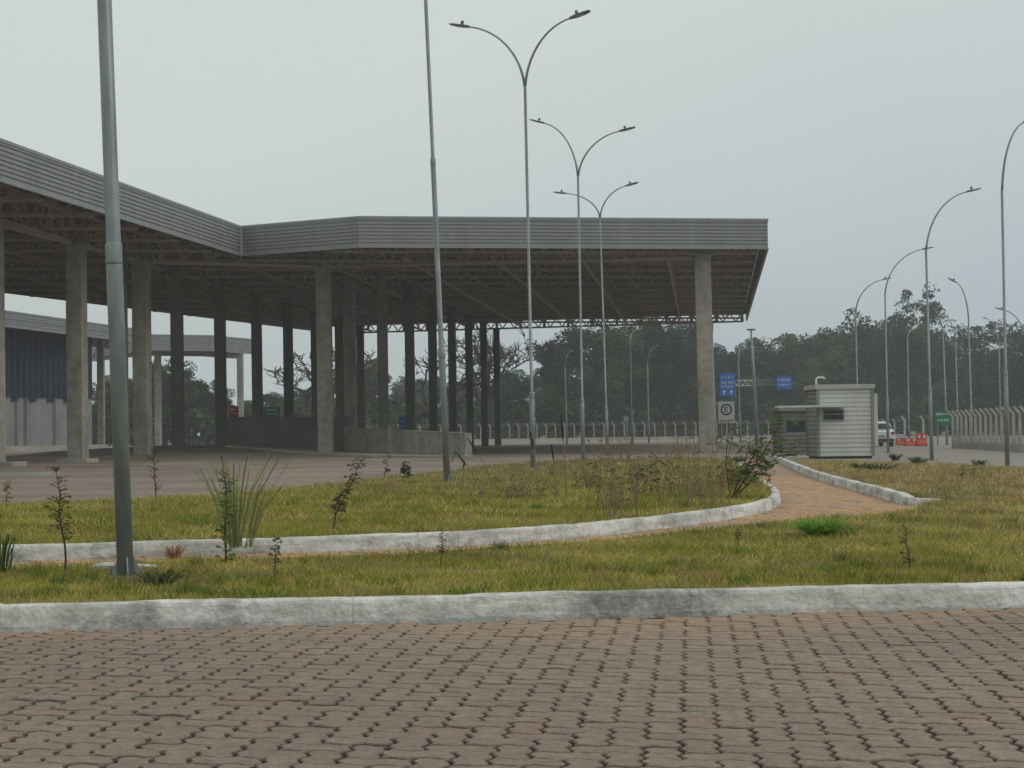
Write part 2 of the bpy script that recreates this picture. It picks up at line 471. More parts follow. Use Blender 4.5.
# paver fields: herringbone of zigzag blocks, each block modelled
def paver_field(name, u, rot, org, rng_u, keep, tint, zf, material, dz=0.0016):
    sh = []                                                 # zigzag outline of a 2 x 1 block
    amp = 0.115
    for k in range(2):
        sh += [(k, 0), (k + .25, amp), (k + .75, -amp)]
    sh += [(2, 0), (2 + amp, .25), (2 - amp, .75)]
    for k in (2, 1):
        sh += [(k, 1), (k - .25, 1 - amp), (k - .75, 1 + amp)]
    sh += [(0, 1), (0 - amp, .75), (0 + amp, .25)]
    H = np.array(sh) - np.array([1, .5])
    sv = [(0, 0), (amp, .25), (-amp, .75), (0, 1), (amp, 1.25), (-amp, 1.75), (0, 2), (.25, 2 + amp), (.75, 2 - amp), (1, 2), (1 - amp, 1.75), (1 + amp, 1.25), (1, 1), (1 - amp, .75), (1 + amp, .25), (1, 0), (.75, -amp), (.25, amp)]
    V = (np.array(sv) - np.array([.5, 1]))[::-1]
    cs, sn = math.cos(rot), math.sin(rot)
    verts, faces, tints = [], [], []
    x0, x1, y0, y1 = rng_u
    xs, ys = np.meshgrid(np.arange(x0, x1), np.arange(y0, y1))
    k = (xs - ys) % 4
    for kind, ctr, shp, size in (('h', (1, .5), H, (2, 1)), ('v', (.5, 1), V, (1, 2))):
        sel = (k == (0 if kind == 'h' else 3))
        cx = xs[sel] + ctr[0]; cy = ys[sel] + ctr[1]
        wx = org[0] + u * (cx * cs - cy * sn); wy = org[1] + u * (cx * sn + cy * cs)
        ok = keep(wx, wy)
        cx, cy, wx, wy = cx[ok], cy[ok], wx[ok], wy[ok]
        n = len(cx)
        if n == 0: continue
        gx, gy, ch = (0.0080 if u > .12 else .006) / u, 0.0052 / u, 0.005 / u
        rings = []
        jit = rng.normal(0, 0.012, (n, 2))
        tz = rng.normal(0, dz, n); tx = rng.normal(0, 0.008, n); ty = rng.normal(0, 0.006, n)
        for c_, z in ((0, -0.045), (0, -0.006), (ch, 0.0)):
            s_ = np.array([1 - 2 * (gx + c_) / size[0], 1 - 2 * (gy + c_) / size[1]])
            p = shp[None, :, :] * s_
            lx = p[..., 0] + cx[:, None] + jit[:, 0:1]; ly = p[..., 1] + cy[:, None] + jit[:, 1:2]
            X = org[0] + u * (lx * cs - ly * sn); Y = org[1] + u * (lx * sn + ly * cs)
            Z = zf(wx, wy)[:, None] + z + tz[:, None] + (p[..., 0] * tx[:, None] + p[..., 1] * ty[:, None]) * u
            rings.append(np.stack([X, Y, Z], -1))
        A = np.concatenate(rings, 1)                        # n, 54, 3
        base = sum(len(v) for v in verts)
        verts.append(A.reshape(-1, 3))
        m_ = 18
        for b in range(n):
            o_ = base + b * 54
            faces.append(tuple(o_ + 36 + i for i in range(m_)))
            for r_ in (0, 1):
                for i in range(m_):
                    j = (i + 1) % m_
                    faces.append((o_ + r_ * 18 + i, o_ + r_ * 18 + j, o_ + r_ * 18 + 18 + j, o_ + r_ * 18 + 18 + i))
        t = tint(wx, wy)
        st_ = np.concatenate([np.full(18, .45), np.full(18, .58), np.full(18, 1.0)])   # block sides tinted darker than the top
        tints.append((t[:, None, :] * st_[None, :, None]).reshape(-1, 3))
    mb = MB(); mb.v = [tuple(p) for p in np.concatenate(verts)]; mb.f = faces
    return struct(name, mb, material, attr=np.concatenate(tints))

def z_road(x, y): return np.zeros(np.shape(x))
def keep_road(x, y):
    s_ = (x - F0.x) * fnrm.x + (y - F0.y) * fnrm.y
    return (s_ < -0.055) & (np.abs(x) < 6.5) & (y > 4.6)
def tint_road(x, y):
    n = len(x)
    s_ = -((x - F0.x) * fnrm.x + (y - F0.y) * fnrm.y)
    base = np.array([0.262, 0.207, 0.168])
    t = base[None] * rng.normal(1, 0.035, (n, 1)) * (1 + 0.06 * np.sin(x * .9 + 1.3 * np.sin(y * .8)) )[:, None]
    red = rng.random(n) < 0.07
    t[red] *= np.array([1.06, 0.96, 0.93])
    w = np.clip(1 - s_ / (1.15 + 0.6 * np.sin(x * 1.1 + .6)), 0, 1)[:, None] * rng.uniform(0.4, 1.0, (n, 1))
    return t * (1 - w) + np.array([0.38, 0.262, 0.178])[None] * w
ROT = -math.atan((690 - 512) / 1800.0)
paver_field('road', 0.128, ROT, (0, 7.0), (-60, 60, -26, 34), keep_road, tint_road, z_road, M_PAVER)
j = MB(); j.add([(-6.6, 4.4, -0.013), (6.6, 4.4, -0.013), (6.6, 11.3, -0.013), (-6.6, 11.3, -0.013)], [(0, 1, 2, 3)])
struct('road_joint_bed', j, M_JOINT)
j = MB()
j.add([(-60, -40, -0.012), (60, -40, -0.012), (60, 4.6, -0.012), (-60, 4.6, -0.012)], [(0, 1, 2, 3)])
e0, e1 = K1[0], K1[1]
def k1y(x): return F0.y + (x - F0.x) * fdir.y / fdir.x
j.add([(-60, 4.6, -0.012), (-6.55, 4.6, -0.012), (-6.55, k1y(-6.55) + .05, -0.012), (-60, k1y(-60) + .05, -0.012)], [(0, 1, 2, 3)])
j.add([(6.55, 4.6, -0.012), (60, 4.6, -0.012), (60, k1y(60) + .05, -0.012), (6.55, k1y(6.55) + .05, -0.012)], [(0, 1, 2, 3)])
struct('road_far_paving', j, M_ROADF)

# kerbs
def kerb(name, line, side, h=0.15, w=0.13, step=4.0, taper=None, z=0.0, seed=1):
    """row of cast kerb stones along a line; side = +1 puts the stone to the left of the line"""
    rr = random.Random(seed)
    pts = spline(line, 0.125)
    per = int(round(step / 0.125))
    mb = MB()
    prof = [(0.0, -0.12), (0.0, 0.02), (0.018, h - 0.028), (0.026, h - 0.010), (0.042, h), (w - 0.012, h), (w, h - 0.012), (w, -0.12)]
    for a in range(0, len(pts) - 1, per):
        seg = pts[a:min(a + per, len(pts) - 1) + 1]
        if len(seg) < 2: continue
        off, dzs = rr.gauss(0, 0.0015), rr.gauss(0, 0.001)
        vv, n = [], len(prof)
        for i, p in enumerate(seg):
            gi = a + i
            d = (pts[min(gi + 1, len(pts) - 1)] - pts[max(gi - 1, 0)]).normalized()
            nr = Vector((-d.y, d.x, 0)) * side
            q = p + d * (0.0008 if i == 0 else (-0.0008 if i == len(seg) - 1 else 0))
            k = 1.0 if taper is None else taper(gi / (len(pts) - 1))
            for ox, oz in prof:
                wob = rr.gauss(0, 0.0018) + 0.004 * math.sin(gi * .35) * math.sin(gi * .083)
                vv.append((q.x + nr.x * (ox + off), q.y + nr.y * (ox + off), z + (oz * k if oz > 0 else oz) + dzs + wob * (1 if oz > 0 else 0)))
        fs = []
        for i in range(len(seg) - 1):
            for k in range(n - 1):
                f = (i * n + k, (i + 1) * n + k, (i + 1) * n + k + 1, i * n + k + 1)
                fs.append(f if side < 0 else f[::-1])
        fs.append(tuple(range(n)) if side < 0 else tuple(range(n - 1, -1, -1)))
        e = (len(seg) - 1) * n
        fs.append(tuple(e + k for k in range(n - 1, -1, -1)) if side < 0 else tuple(e + k for k in range(n)))
        mb.add(vv, fs)
    return struct(name, mb, M_KERB)
kerb('kerb_along_road', K1, +1, h=0.147, seed=3, step=2.0)
kerb('kerb_round_island', K2, +1, h=0.15, w=0.14, seed=4)
kerb('kerb_along_footpath', K3, -1, h=0.16, w=0.16, seed=5, taper=lambda t: min(1.0, 0.2 + t * 18))

# footpath between the two lawns
path_poly = [(p.x, p.y) for p in K2] + [(p.x, p.y) for p in reversed(K3)] + [(p.x, p.y) for p in reversed(GE[:-1])]
pth = MB(); pth.v = [(x, y, -0.004) for x, y in path_poly]; pth.f = [tuple(range(len(path_poly)))]
struct('footpath_joint_bed', pth, mat('sandy_bed', (0.26, 0.17, 0.11), 0.95, col2=(0.36, 0.25, 0.17), scale=3))
path_arr = path_poly
K2l = [(p.x, p.y) for p in K2]
def keep_path(x, y):
    return in_poly(x, y, path_arr) & (x > -9)
def tint_path(x, y):
    n = len(x)
    t = np.array([0.53, 0.325, 0.19])[None] * rng.normal(1, 0.07, (n, 1))
    gr = rng.random(n) < 0.30
    t[gr] = np.array([0.40, 0.31, 0.235]) * rng.normal(1, 0.06, (gr.sum(), 1))
    return t
paver_field('footpath', 0.11, R(12), (3, 24), (-140, 60, -120, 330), keep_path, tint_path, lambda x, y: np.full(np.shape(x), 0.010), M_PAVER, dz=0.0015)

# lawns as sheets on a grid so that they can roll a little
def bumps(x, y):
    return 0.012 * np.sin(x * 1.7 + y * .6) * np.sin(y * 1.1 - x * .4) + 0.008 * np.sin(x * 4.1) * np.sin(y * 3.3 + 1)
def lawn_sheet(name, poly, zf, step, skirt=0.4):
    """fan the polygon on a fine grid by clipping cells with bmesh-free row spans"""
    import bmesh
    bm = bmesh.new()
    vs_ = [bm.verts.new((p[0], p[1], 0)) for p in poly]
    f = bm.faces.new(vs_)
    if f.normal.z < 0: f.normal_flip()
    xs = [p[0] for p in poly]; ys = [p[1] for p in poly]
    x = min(xs) + step
    while x < max(xs):
        bmesh.ops.bisect_plane(bm, geom=bm.verts[:] + bm.edges[:] + bm.faces[:], plane_co=(x, 0, 0), plane_no=(1, 0, 0)); x += step
    y = min(ys) + step
    while y < max(ys):
        bmesh.ops.bisect_plane(bm, geom=bm.verts[:] + bm.edges[:] + bm.faces[:], plane_co=(0, y, 0), plane_no=(0, 1, 0)); y += step
    edge = [e for e in bm.edges if len(e.link_faces) == 1]
    r = bmesh.ops.extrude_edge_only(bm, edges=edge)
    low = {v for v in r['geom'] if isinstance(v, bmesh.types.BMVert)}
    for v in bm.verts:
        z = float(zf(v.co.x, v.co.y)) + float(bumps(v.co.x, v.co.y))
        v.co.z = z - skirt if v in low else z
    bm.normal_update()
    me = bpy.data.meshes.new(name); bm.to_mesh(me); bm.free()
    me.materials.append(M_SOIL)
    return tag(link(name, me), kind='structure')

def kerb_back(line, side, w):
    out = []
    for i, p in enumerate(line):
        d = (line[min(i + 1, len(line) - 1)] - line[max(i - 1, 0)]).normalized()
        out.append((p.x - d.y * side * w, p.y + d.x * side * w))
    return out
K1b = kerb_back(K1, 1, 0.125)
K2b = kerb_back(spline(K2, 0.6), 1, 0.135)
K3b = kerb_back(spline(K3, 0.6), -1, 0.15)
rb = [gnd(771, 456, -0.03), gnd(800, 459.5, -0.03), gnd(880, 461, -0.03), gnd(960, 465, -0.03), gnd(1024, 470, -0.03), gnd(1150, 479, -0.03), gnd(1500, 500, -0.03)]
LAWN = [K1b[0]] + [(p.x, p.y) for p in GE[:-1]] + K3b[1:] + [(p.x, p.y) for p in rb] + [K1b[1]]
LAWN = [p for i, p in enumerate(LAWN)]
lawn_sheet('lawn', LAWN, lawn_z, 0.7)
ISL = K2b + [(p.x, p.y) for p in reversed(IB)] + [(IB[0].x - 12, IB[0].y - 1.5)]
def isl_z(x, y): return np.full(np.shape(x), 0.125)
lawn_sheet('island_lawn', ISL, isl_z, 0.9)

# paved yard between the island and the canopy, road behind
y_ = MB(); y_.add([(-90, 22, 0.03), (-2.5, 30, 0.03), (14, 84, 0.03), (30, 175, 0.03), (-90, 175, 0.03)], [(0, 1, 2, 3, 4)])
struct('yard', y_, M_YARD)
r_ = MB(); a = [gnd(745, 452, -0.04), gnd(1500, 500, -0.04)]
r_.add([(4, 56, -0.06), (12, 44, -0.06), (60, 12, -0.06), (120, 60, -0.055), (60, 235, -0.055), (-60, 235, -0.055), (-60, 176, -0.055), (16, 176, -0.055), (13, 84, -0.055)], [tuple(range(9))])
struct('access_road', r_, M_BEIGE)

# ------------------------------------------------------------------ the big canopy
Z_TOP, Z_FB, Z_ROOF = 11.0, 9.60, 10.86
P = [(-22.0, 27.0), (-12.8, 85.3), (-6.9, 82.0), (12.2, 85.0), (18.5, 141.0), (-15.3, 151.0), (-27.9, 111.0), (-44.0, 60.0), (-50.0, 27.0)]
canopy = thing('canopy', 'large open truck canopy with ribbed grey metal fascia on tall concrete columns', 'canopy', (-2, 95, 0))

def fascia_run(mb, pts, z0, z1, closed=False, pitch=0.165, depth=0.045, th=0.10):
    """horizontal-ribbed cladding swept along plan points (outside = right-hand side of travel)"""
    prof = [(0.03, z1 + 0.05), (0.03, z1 - 0.06), (0.0, z1 - 0.06)]
    z = z1 - 0.06
    while z - pitch > z0 + 0.05:
        prof += [(0.0, z - pitch * .50), (-depth, z - pitch * .62), (-depth, z - pitch * .88), (0.0, z - pitch)]
        z -= pitch
    prof += [(0.0, z0 + 0.07), (0.025, z0 + 0.07), (0.025, z0), (-th, z0), (-th, z1 + 0.05)]
    n = len(prof)
    rings = []
    for i, p in enumerate(pts):
        p = Vector((p[0], p[1], 0))
        a = (p - Vector((*pts[i - 1], 0))).normalized() if i > 0 else None
        b = (Vector((*pts[i + 1], 0)) - p).normalized() if i < len(pts) - 1 else None
        a = a or b; b = b or a
        na, nb = Vector((a.y, -a.x, 0)), Vector((b.y, -b.x, 0))
        mt = (na + nb).normalized()
        mt = mt / max(0.3, mt.dot(na))
        rings.append([(p.x + mt.x * o, p.y + mt.y * o, zz) for o, zz in prof])
    vv = [q for r in rings for q in r]
    fs = []
    for i in range(len(pts) - 1):
        for k in range(n):
            fs.append((i * n + k, i * n + (k + 1) % n, (i + 1) * n + (k + 1) % n, (i + 1) * n + k))
    fs.append(tuple(range(n - 1, -1, -1))); e = (len(pts) - 1) * n
    fs.append(tuple(e + k for k in range(n)))
    mb.add(vv, fs)
    return mb
f_ = MB(); fascia_run(f_, P[0:5], Z_FB, Z_TOP); obj('fascia', f_, M_FASCIA, canopy)
f_ = MB(); fascia_run(f_, P[4:6], 10.12, Z_TOP); obj('rear_fascia', f_, M_FASCIA, canopy)
f_ = MB(); fascia_run(f_, P[5:9], Z_FB, Z_TOP); obj('fascia', f_, M_FASCIA, canopy)
t_ = MB()
q = P[1]
t_.box((q[0] + 0.02, q[1] - 0.03, (Z_FB + Z_TOP) / 2 + 0.02), (0.15, 0.12, Z_TOP - Z_FB + 0.03), R(10))
obj('corner_trim', t_, M_FASCIA, canopy)
def inset(poly, d):
    c = []
    n = len(poly)
    for i in range(n):
        p, a, b = Vector((*poly[i], 0)), Vector((*poly[i - 1], 0)), Vector((*poly[(i + 1) % n], 0))
        u, v = (p - a).normalized(), (b - p).normalized()
        na, nb = Vector((-u.y, u.x, 0)), Vector((-v.y, v.x, 0))
        mt = (na + nb).normalized(); mt = mt / max(0.3, mt.dot(na))
        c.append((p.x + mt.x * d, p.y + mt.y * d))
    return c
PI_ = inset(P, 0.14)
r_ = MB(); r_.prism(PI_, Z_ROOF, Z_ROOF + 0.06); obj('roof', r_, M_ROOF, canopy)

def clip(o, d, poly):
    ts = []
    n = len(poly)
    for i in range(n):
        a, b = poly[i], poly[(i + 1) % n]
        ex, ey = b[0] - a[0], b[1] - a[1]
        den = d[0] * ey - d[1] * ex
        if abs(den) < 1e-9: continue
        t = ((a[0] - o[0]) * ey - (a[1] - o[1]) * ex) / den
        s_ = ((a[0] - o[0]) * d[1] - (a[1] - o[1]) * d[0]) / den
        if 0 <= s_ < 1: ts.append(t)
    ts.sort()
    return list(zip(ts[::2], ts[1::2]))
PT = inset(P, 0.45)
PT3 = inset(P, 3.2)
ZB, ZT = 9.44, 10.72
def truss(p0, p1, pitch=1.7, w=0.085, zb=ZB, zt=ZT):
    mb = MB()
    p0, p1 = Vector((*p0, 0)), Vector((*p1, 0))
    L = (p1 - p0).length
    if L < 2: return None
    n = max(2, int(round(L / pitch)))
    d = (p1 - p0) / n
    mb.bar(p0 + Vector((0, 0, zb)), p1 + Vector((0, 0, zb)), w * 1.3)
    mb.bar(p0 + Vector((0, 0, zt)), p1 + Vector((0, 0, zt)), w * 1.3)
    for i in range(n):
        a, b, c = p0 + d * i, p0 + d * (i + .5), p0 + d * (i + 1)
        mb.bar(a + Vector((0, 0, zt)), b + Vector((0, 0, zb)), w * .8)
        mb.bar(b + Vector((0, 0, zb)), c + Vector((0, 0, zt)), w * .8)
    return mb
D_ = Vector((0.104, 0.9946, 0)); E_ = Vector((0.988, 0.155, 0))
for k in range(0, 24):                                     # cross trusses, parallel to the front
    o = Vector((0, 84.6, 0)) + D_ * (4.6 * (k - 11))
    for t0, t1 in clip(o, E_, PT):
        mb = truss((o + E_ * t0).to_tuple()[:2], (o + E_ * t1).to_tuple()[:2], pitch=2.6, w=0.10, zb=ZB + 0.12, zt=ZT)
        if mb: obj('cross_truss', mb, M_STEEL, canopy)
for k in range(-9, 7):                                     # long trusses along the rows of columns
    o = Vector((-0.5 + 4.2 * k - 0.104 * 90, 0, 0))
    for t0, t1 in clip(o, D_, PT3):
        mb = truss((o + D_ * t0).to_tuple()[:2], (o + D_ * t1).to_tuple()[:2], pitch=3.2, w=0.10, zb=ZB, zt=ZT + 0.03)
        if mb: obj('long_truss', mb, M_STEEL, canopy)
# edge truss just inside the front fascia, over the front columns
fr = [(-21.0, 60.5), (-17.4, 85.0), (-9.0, 88.6), (9.3, 86.4)]
for a, b in zip(fr, fr[1:]):
    obj('edge_truss', truss(a, b, pitch=1.25, w=0.11, zb=ZB - 0.1, zt=ZT - 0.05), M_STEEL, canopy)

bk = [(18.0, 140.2), (-14.6, 149.9)]
bt = truss(bk[0], bk[1], pitch=1.0, w=0.10, zb=9.5, zt=10.2)
for k in range(18):
    q = Vector((*bk[0], 0)).lerp(Vector((*bk[1], 0)), k / 17); bt.bar(q + Vector((0, 0, 9.45)), q + Vector((0, 0, 10.3)), .22)
obj('edge_truss', bt, M_STEEL, canopy)
def floor_z(x, y):
    ky = min(1, max(0, (y - 80) / 13)); kx = min(1, max(0, (-7 - x) / 7))
    return 0.034 + 0.55 * ky * kx * min(1, max(0, (x + 27) / 5))
def column(px, Y, w, d, top=ZB - 0.02, rz=R(-4), z=None, py=430, px_top=None, m_=None):
    p = at(px, py, Y)
    zb = floor_z(p.x, p.y) - 0.05 if z is None else z
    q = at(px_top if px_top is not None else px - 3.0, 260, Y)
    mb = MB(); lx = (q.x - p.x) * .5; zc_ = zb; nl = max(2, int(round((top - zb) / 2.3)))
    for li in range(nl):
        za, zb2 = zb + (top - zb) * li / nl, zb + (top - zb) * (li + 1) / nl
        xa, xb = p.x + lx * li / nl, p.x + lx * (li + 1) / nl
        mb.cbox((xa, Y, (za + zb2) / 2 - .01), (w, d, zb2 - za - .02), rz, 0.035, lean=(xb - xa, 0))
        if li < nl - 1: mb.cbox((xb, Y, zb2 - .01), (w - .02, d - .02, .06), rz, 0.035)
    mb.box((q.x - (q.x - p.x) * .5 , Y, top - 0.06), (w + 0.16, d + 0.16, 0.10), rz)
    obj('column', mb, m_ or M_CONC, canopy)
    return p
COLS = []
for px, Y, w, d in ((-5, 69, 0.62, 0.75), (78, 76.6, 0.70, 0.8), (143, 84.7, 0.72, 0.8)):
    COLS.append(column(px, Y, w, d, z=0.02, rz=R(-4)))
column(326, 88.6, 0.70, 0.7, z=0.1, px_top=321.5)
column(707, 86.2, 0.78, 0.7, top=9.55, z=-0.1, px_top=700)
for i in range(1, 9):                                      # inner row, its shade painted in by darker concrete
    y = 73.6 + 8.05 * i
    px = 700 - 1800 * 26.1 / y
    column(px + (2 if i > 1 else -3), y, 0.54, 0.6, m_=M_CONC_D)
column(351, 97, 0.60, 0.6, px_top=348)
for i in range(7):                                         # middle row, canopy shade put into its darker concrete
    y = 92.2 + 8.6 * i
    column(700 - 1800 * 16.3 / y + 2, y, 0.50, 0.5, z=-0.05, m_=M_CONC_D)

# floor under the canopy, ramp walls, column plinths
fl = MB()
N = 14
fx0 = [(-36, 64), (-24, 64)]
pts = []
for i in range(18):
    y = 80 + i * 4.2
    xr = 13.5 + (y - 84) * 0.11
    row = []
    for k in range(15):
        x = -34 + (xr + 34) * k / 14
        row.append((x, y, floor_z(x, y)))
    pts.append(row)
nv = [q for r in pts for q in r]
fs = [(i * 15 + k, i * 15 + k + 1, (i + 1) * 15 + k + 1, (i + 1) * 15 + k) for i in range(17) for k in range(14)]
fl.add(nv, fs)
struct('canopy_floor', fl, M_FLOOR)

def wall(name, label, pts, tops, bots, th, m_, cat='wall'):
    """wall through plan points with its own top and foot height at each point"""
    w = thing(name, label, cat, (*pts[0], bots[0]))
    mb, cp = MB(), MB()
    for i in range(len(pts) - 1):
        a, b = Vector((*pts[i], 0)), Vector((*pts[i + 1], 0))
        d = (b - a).normalized(); n = Vector((-d.y, d.x, 0)) * th / 2
        def quad(o, z_a0, z_a1, z_b0, z_b1, nn):
            vv = [a - nn, b - nn, b + nn, a + nn]
            zz0 = (z_a0, z_b0, z_b0, z_a0); zz1 = (z_a1, z_b1, z_b1, z_a1)
            o.add([(v.x, v.y, z) for v, z in zip(vv, zz0)] + [(v.x, v.y, z) for v, z in zip(vv, zz1)],
                  [(3, 2, 1, 0), (4, 5, 6, 7), (0, 1, 5, 4), (1, 2, 6, 5), (2, 3, 7, 6), (3, 0, 4, 7)])
        quad(mb, bots[i], tops[i] - 0.06, bots[i + 1], tops[i + 1] - 0.06, n)
        quad(cp, tops[i] - 0.058, tops[i], tops[i + 1] - 0.058, tops[i + 1], n * 1.25)
    obj('wall_body', mb, m_, w); obj('coping', cp, m_, w)
    return w
a, b = at(217, 417, 95.5), at(349, 416.5, 93.5)
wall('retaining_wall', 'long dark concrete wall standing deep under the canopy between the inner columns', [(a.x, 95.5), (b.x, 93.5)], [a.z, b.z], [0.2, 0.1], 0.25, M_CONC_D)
a, b = at(346, 427, 92.2), at(467, 433, 77.5)
w_ = wall('ramp_wall', 'lower pale concrete wall with an upright end pier, sloping out from under the canopy', [(a.x, 92.2), (b.x, 77.5)], [a.z, b.z], [0.1, -0.1], 0.22, M_CONC)
mb = MB(); mb.cbox((b.x + 0.05, 77.45, (b.z - 0.1) / 2 + 0.0), (0.30, 0.30, b.z + 0.12), 0, 0.02); obj('end_pier', mb, M_CONC, w_)
# pale concrete apron in front of the ramp wall
ap = [at(225, 449, 92), at(326, 455.5, 85.5), at(400, 459, 80.5), at(474, 463, 75.2), at(474, 459, 77.8), at(349, 449, 92.0)]
mb = MB(); mb.prism([(p.x, p.y) for p in ap], -0.2, lambda x, y: floor_z(x, y) + 0.07); struct('apron', mb, M_SLAB)
for i, c in enumerate(COLS):
    mb = MB(); mb.cbox((c.x, c.y - 0.2, 0.08), (1.5 if i else 2.2, 1.4, 0.24), R(-4), 0.12)
    tag(obj('column_plinth', mb, M_SLAB, origin=(c.x, c.y, 0)), ['low pale concrete plinth around the column cut by the left picture edge', 'low pale concrete plinth around the column left of the nearest lamp pole', 'low pale concrete plinth around the column just right of the nearest lamp pole'][i], 'plinth', 'plinths under the front left columns')
for px, py, L in ((160, 459, 3.0), (172, 465.5, 3.4), (20, 476, 3.0)):
    p = gnd(px, py, 0.03); mb = MB(); mb.cbox((p.x, p.y, 0.07), (L * 0.7, 0.2, 0.13), R(8), 0.03)
    tag(obj('wheel_stop', mb, M_SLAB, origin=(p.x, p.y, 0.03)), {160: 'farther pale wheel stop right of the nearest lamp pole', 172: 'nearer pale wheel stop right of the nearest lamp pole', 20: 'pale wheel stop on the yard near the left picture edge'}[px], 'wheel stop', 'wheel stops on the paved yard')

# ------------------------------------------------------------------ the buildings behind on the left
def small_canopy(name, label, front, depth, ztop, zbot, cols):
    c = thing(name, label, 'canopy', (front[0][0], front[0][1], 0))
    mb = MB(); fascia_run(mb, front, zbot, ztop, pitch=0.2, depth=0.04); obj('fascia', mb, M_FASCIA, c)
    dx = Vector((-0.25, 0.97, 0)) * depth
    poly = [(p[0], p[1] + 0.12) for p in front] + [(p[0] + dx.x, p[1] + dx.y) for p in reversed(front)]
    mb = MB(); mb.prism(poly, zbot + 0.5, zbot + 0.62); obj('roof', mb, M_ROOF, c)
    mb = MB(); fascia_run(mb, [(p[0] + dx.x, p[1] + dx.y) for p in reversed(front)], zbot, ztop, pitch=0.2, depth=0.04); obj('rear_fascia', mb, M_FASCIA, c)
    for x, y in cols:
        mb = MB(); mb.cbox((x, y, (zbot + 0.5) / 2 - 0.1), (0.62, 0.62, zbot + 0.6), 0, 0.04); obj('column', mb, M_CONC, c)
    return c
a, b, c_ = at(-30, 305.5, 133), at(6, 311, 139), at(134, 327.5, 164)
small_canopy('inspection_canopy', 'grey canopy roof of the inspection hall above the navy sheeting', [(a.x, a.y), (b.x, b.y), (c_.x, c_.y)], 16, b.z, at(6, 327, 139).z, [(at(101, 400, 168).x, 168)])
q = [at(95, 341, 190), at(150, 334.5, 177), at(212, 336.4, 180), at(252, 340.2, 188)]
zz = sum(p.z for p in q) / 4
small_canopy('far_canopy', 'farthest low grey canopy seen between the columns left of the middle', [(p.x, p.y) for p in q], 12, zz, zz - 1.55, [(at(240.5, 400, 186).x, 186), (at(158, 400, 181).x, 181)])
# hall with navy sheeting over a pale wall
hw = thing('inspection_hall', 'hall with navy blue ribbed sheeting above a pale panelled wall', 'building', (at(50, 430, 146).x, 146, 0))
x0, x1 = at(-60, 400, 138).x, at(93.5, 400, 158).x
ya, yb = 136.5, 157.5
def hp(t, off=0.0): return Vector((x0 + (x1 - x0) * t, ya + (yb - ya) * t + off, 0))
ztop, zmid = at(50, 333, 147).z + 0.6, at(50, 396, 147).z
mb = MB()
n = 26
for i in range(n):
    t0, t1 = i / n, (i + 1) / n
    for s0, s1, o0, o1 in ((0, .42, 0, 0), (.42, .5, 0, .18), (.5, .92, .18, .18), (.92, 1, .18, 0)):
        A, B = hp(t0 + (t1 - t0) * s0, o0), hp(t0 + (t1 - t0) * s1, o1)
        zb = zmid + (0.0 if i % 3 else -0.35)
        mb.add([(A.x, A.y, zb), (B.x, B.y, zb), (B.x, B.y, ztop), (A.x, A.y, ztop)], [(0, 1, 2, 3)])
B1, B2 = hp(1, 0), hp(1, 0) + Vector((-3, 12, 0))
mb.add([(B1.x, B1.y, zmid), (B2.x, B2.y, zmid), (B2.x, B2.y, ztop), (B1.x, B1.y, ztop)], [(0, 1, 2, 3)])
obj('blue_sheeting', mb, M_NAVY, hw)
mb = MB()
A, B = hp(0, 0.6), hp(0.985, 0.6)
mb.add([(A.x, A.y, -0.3), (B.x, B.y, -0.3), (B.x, B.y, zmid + .3), (A.x, A.y, zmid + .3)], [(0, 1, 2, 3)])
B2 = B + Vector((-3, 12, 0))
mb.add([(B.x, B.y, -0.3), (B2.x, B2.y, -0.3), (B2.x, B2.y, zmid + .3), (B.x, B.y, zmid + .3)], [(0, 1, 2, 3)])
obj('pale_wall', mb, M_GREYW, hw)
for t in (0.30, 0.47, 0.53, 0.72, 0.93):
    A = hp(t, 0.5); mb = MB(); mb.cbox((A.x, A.y, (zmid - 0.3) / 2 + .1), (0.3, 0.14, zmid + 0.3), R(40), 0.02); obj('pilaster', mb, M_CONC_D, hw)
for t0, t1 in ((0.335, 0.45), (0.56, 0.69), (0.75, 0.9)):
    mb = MB()
    for k in range(9):
        A, B = hp(t0, 0.5), hp(t1, 0.5); z0 = 0.0 + k * 0.28
        mb.add([(A.x, A.y - .02, z0), (B.x, B.y - .02, z0), (B.x, B.y + .03, z0 + 0.27), (A.x, A.y + .03, z0 + 0.27)], [(0, 1, 2, 3)])
    obj('roller_door', mb, M_GREYW, hw)
A, B = hp(-0.2, -5), hp(1.1, -5); A2, B2 = hp(-0.2, 1), hp(1.1, 1)
mb = MB(); mb.prism([(A.x, A.y), (B.x, B.y), (B2.x, B2.y), (A2.x, A2.y)], -0.2, 0.45)
mb.prism([(A.x, A.y - 8), (B.x, B.y - 8), (B.x, B.y - 6), (A.x, A.y - 6)], -0.2, 0.30)
struct('hall_apron', mb, M_SLAB)

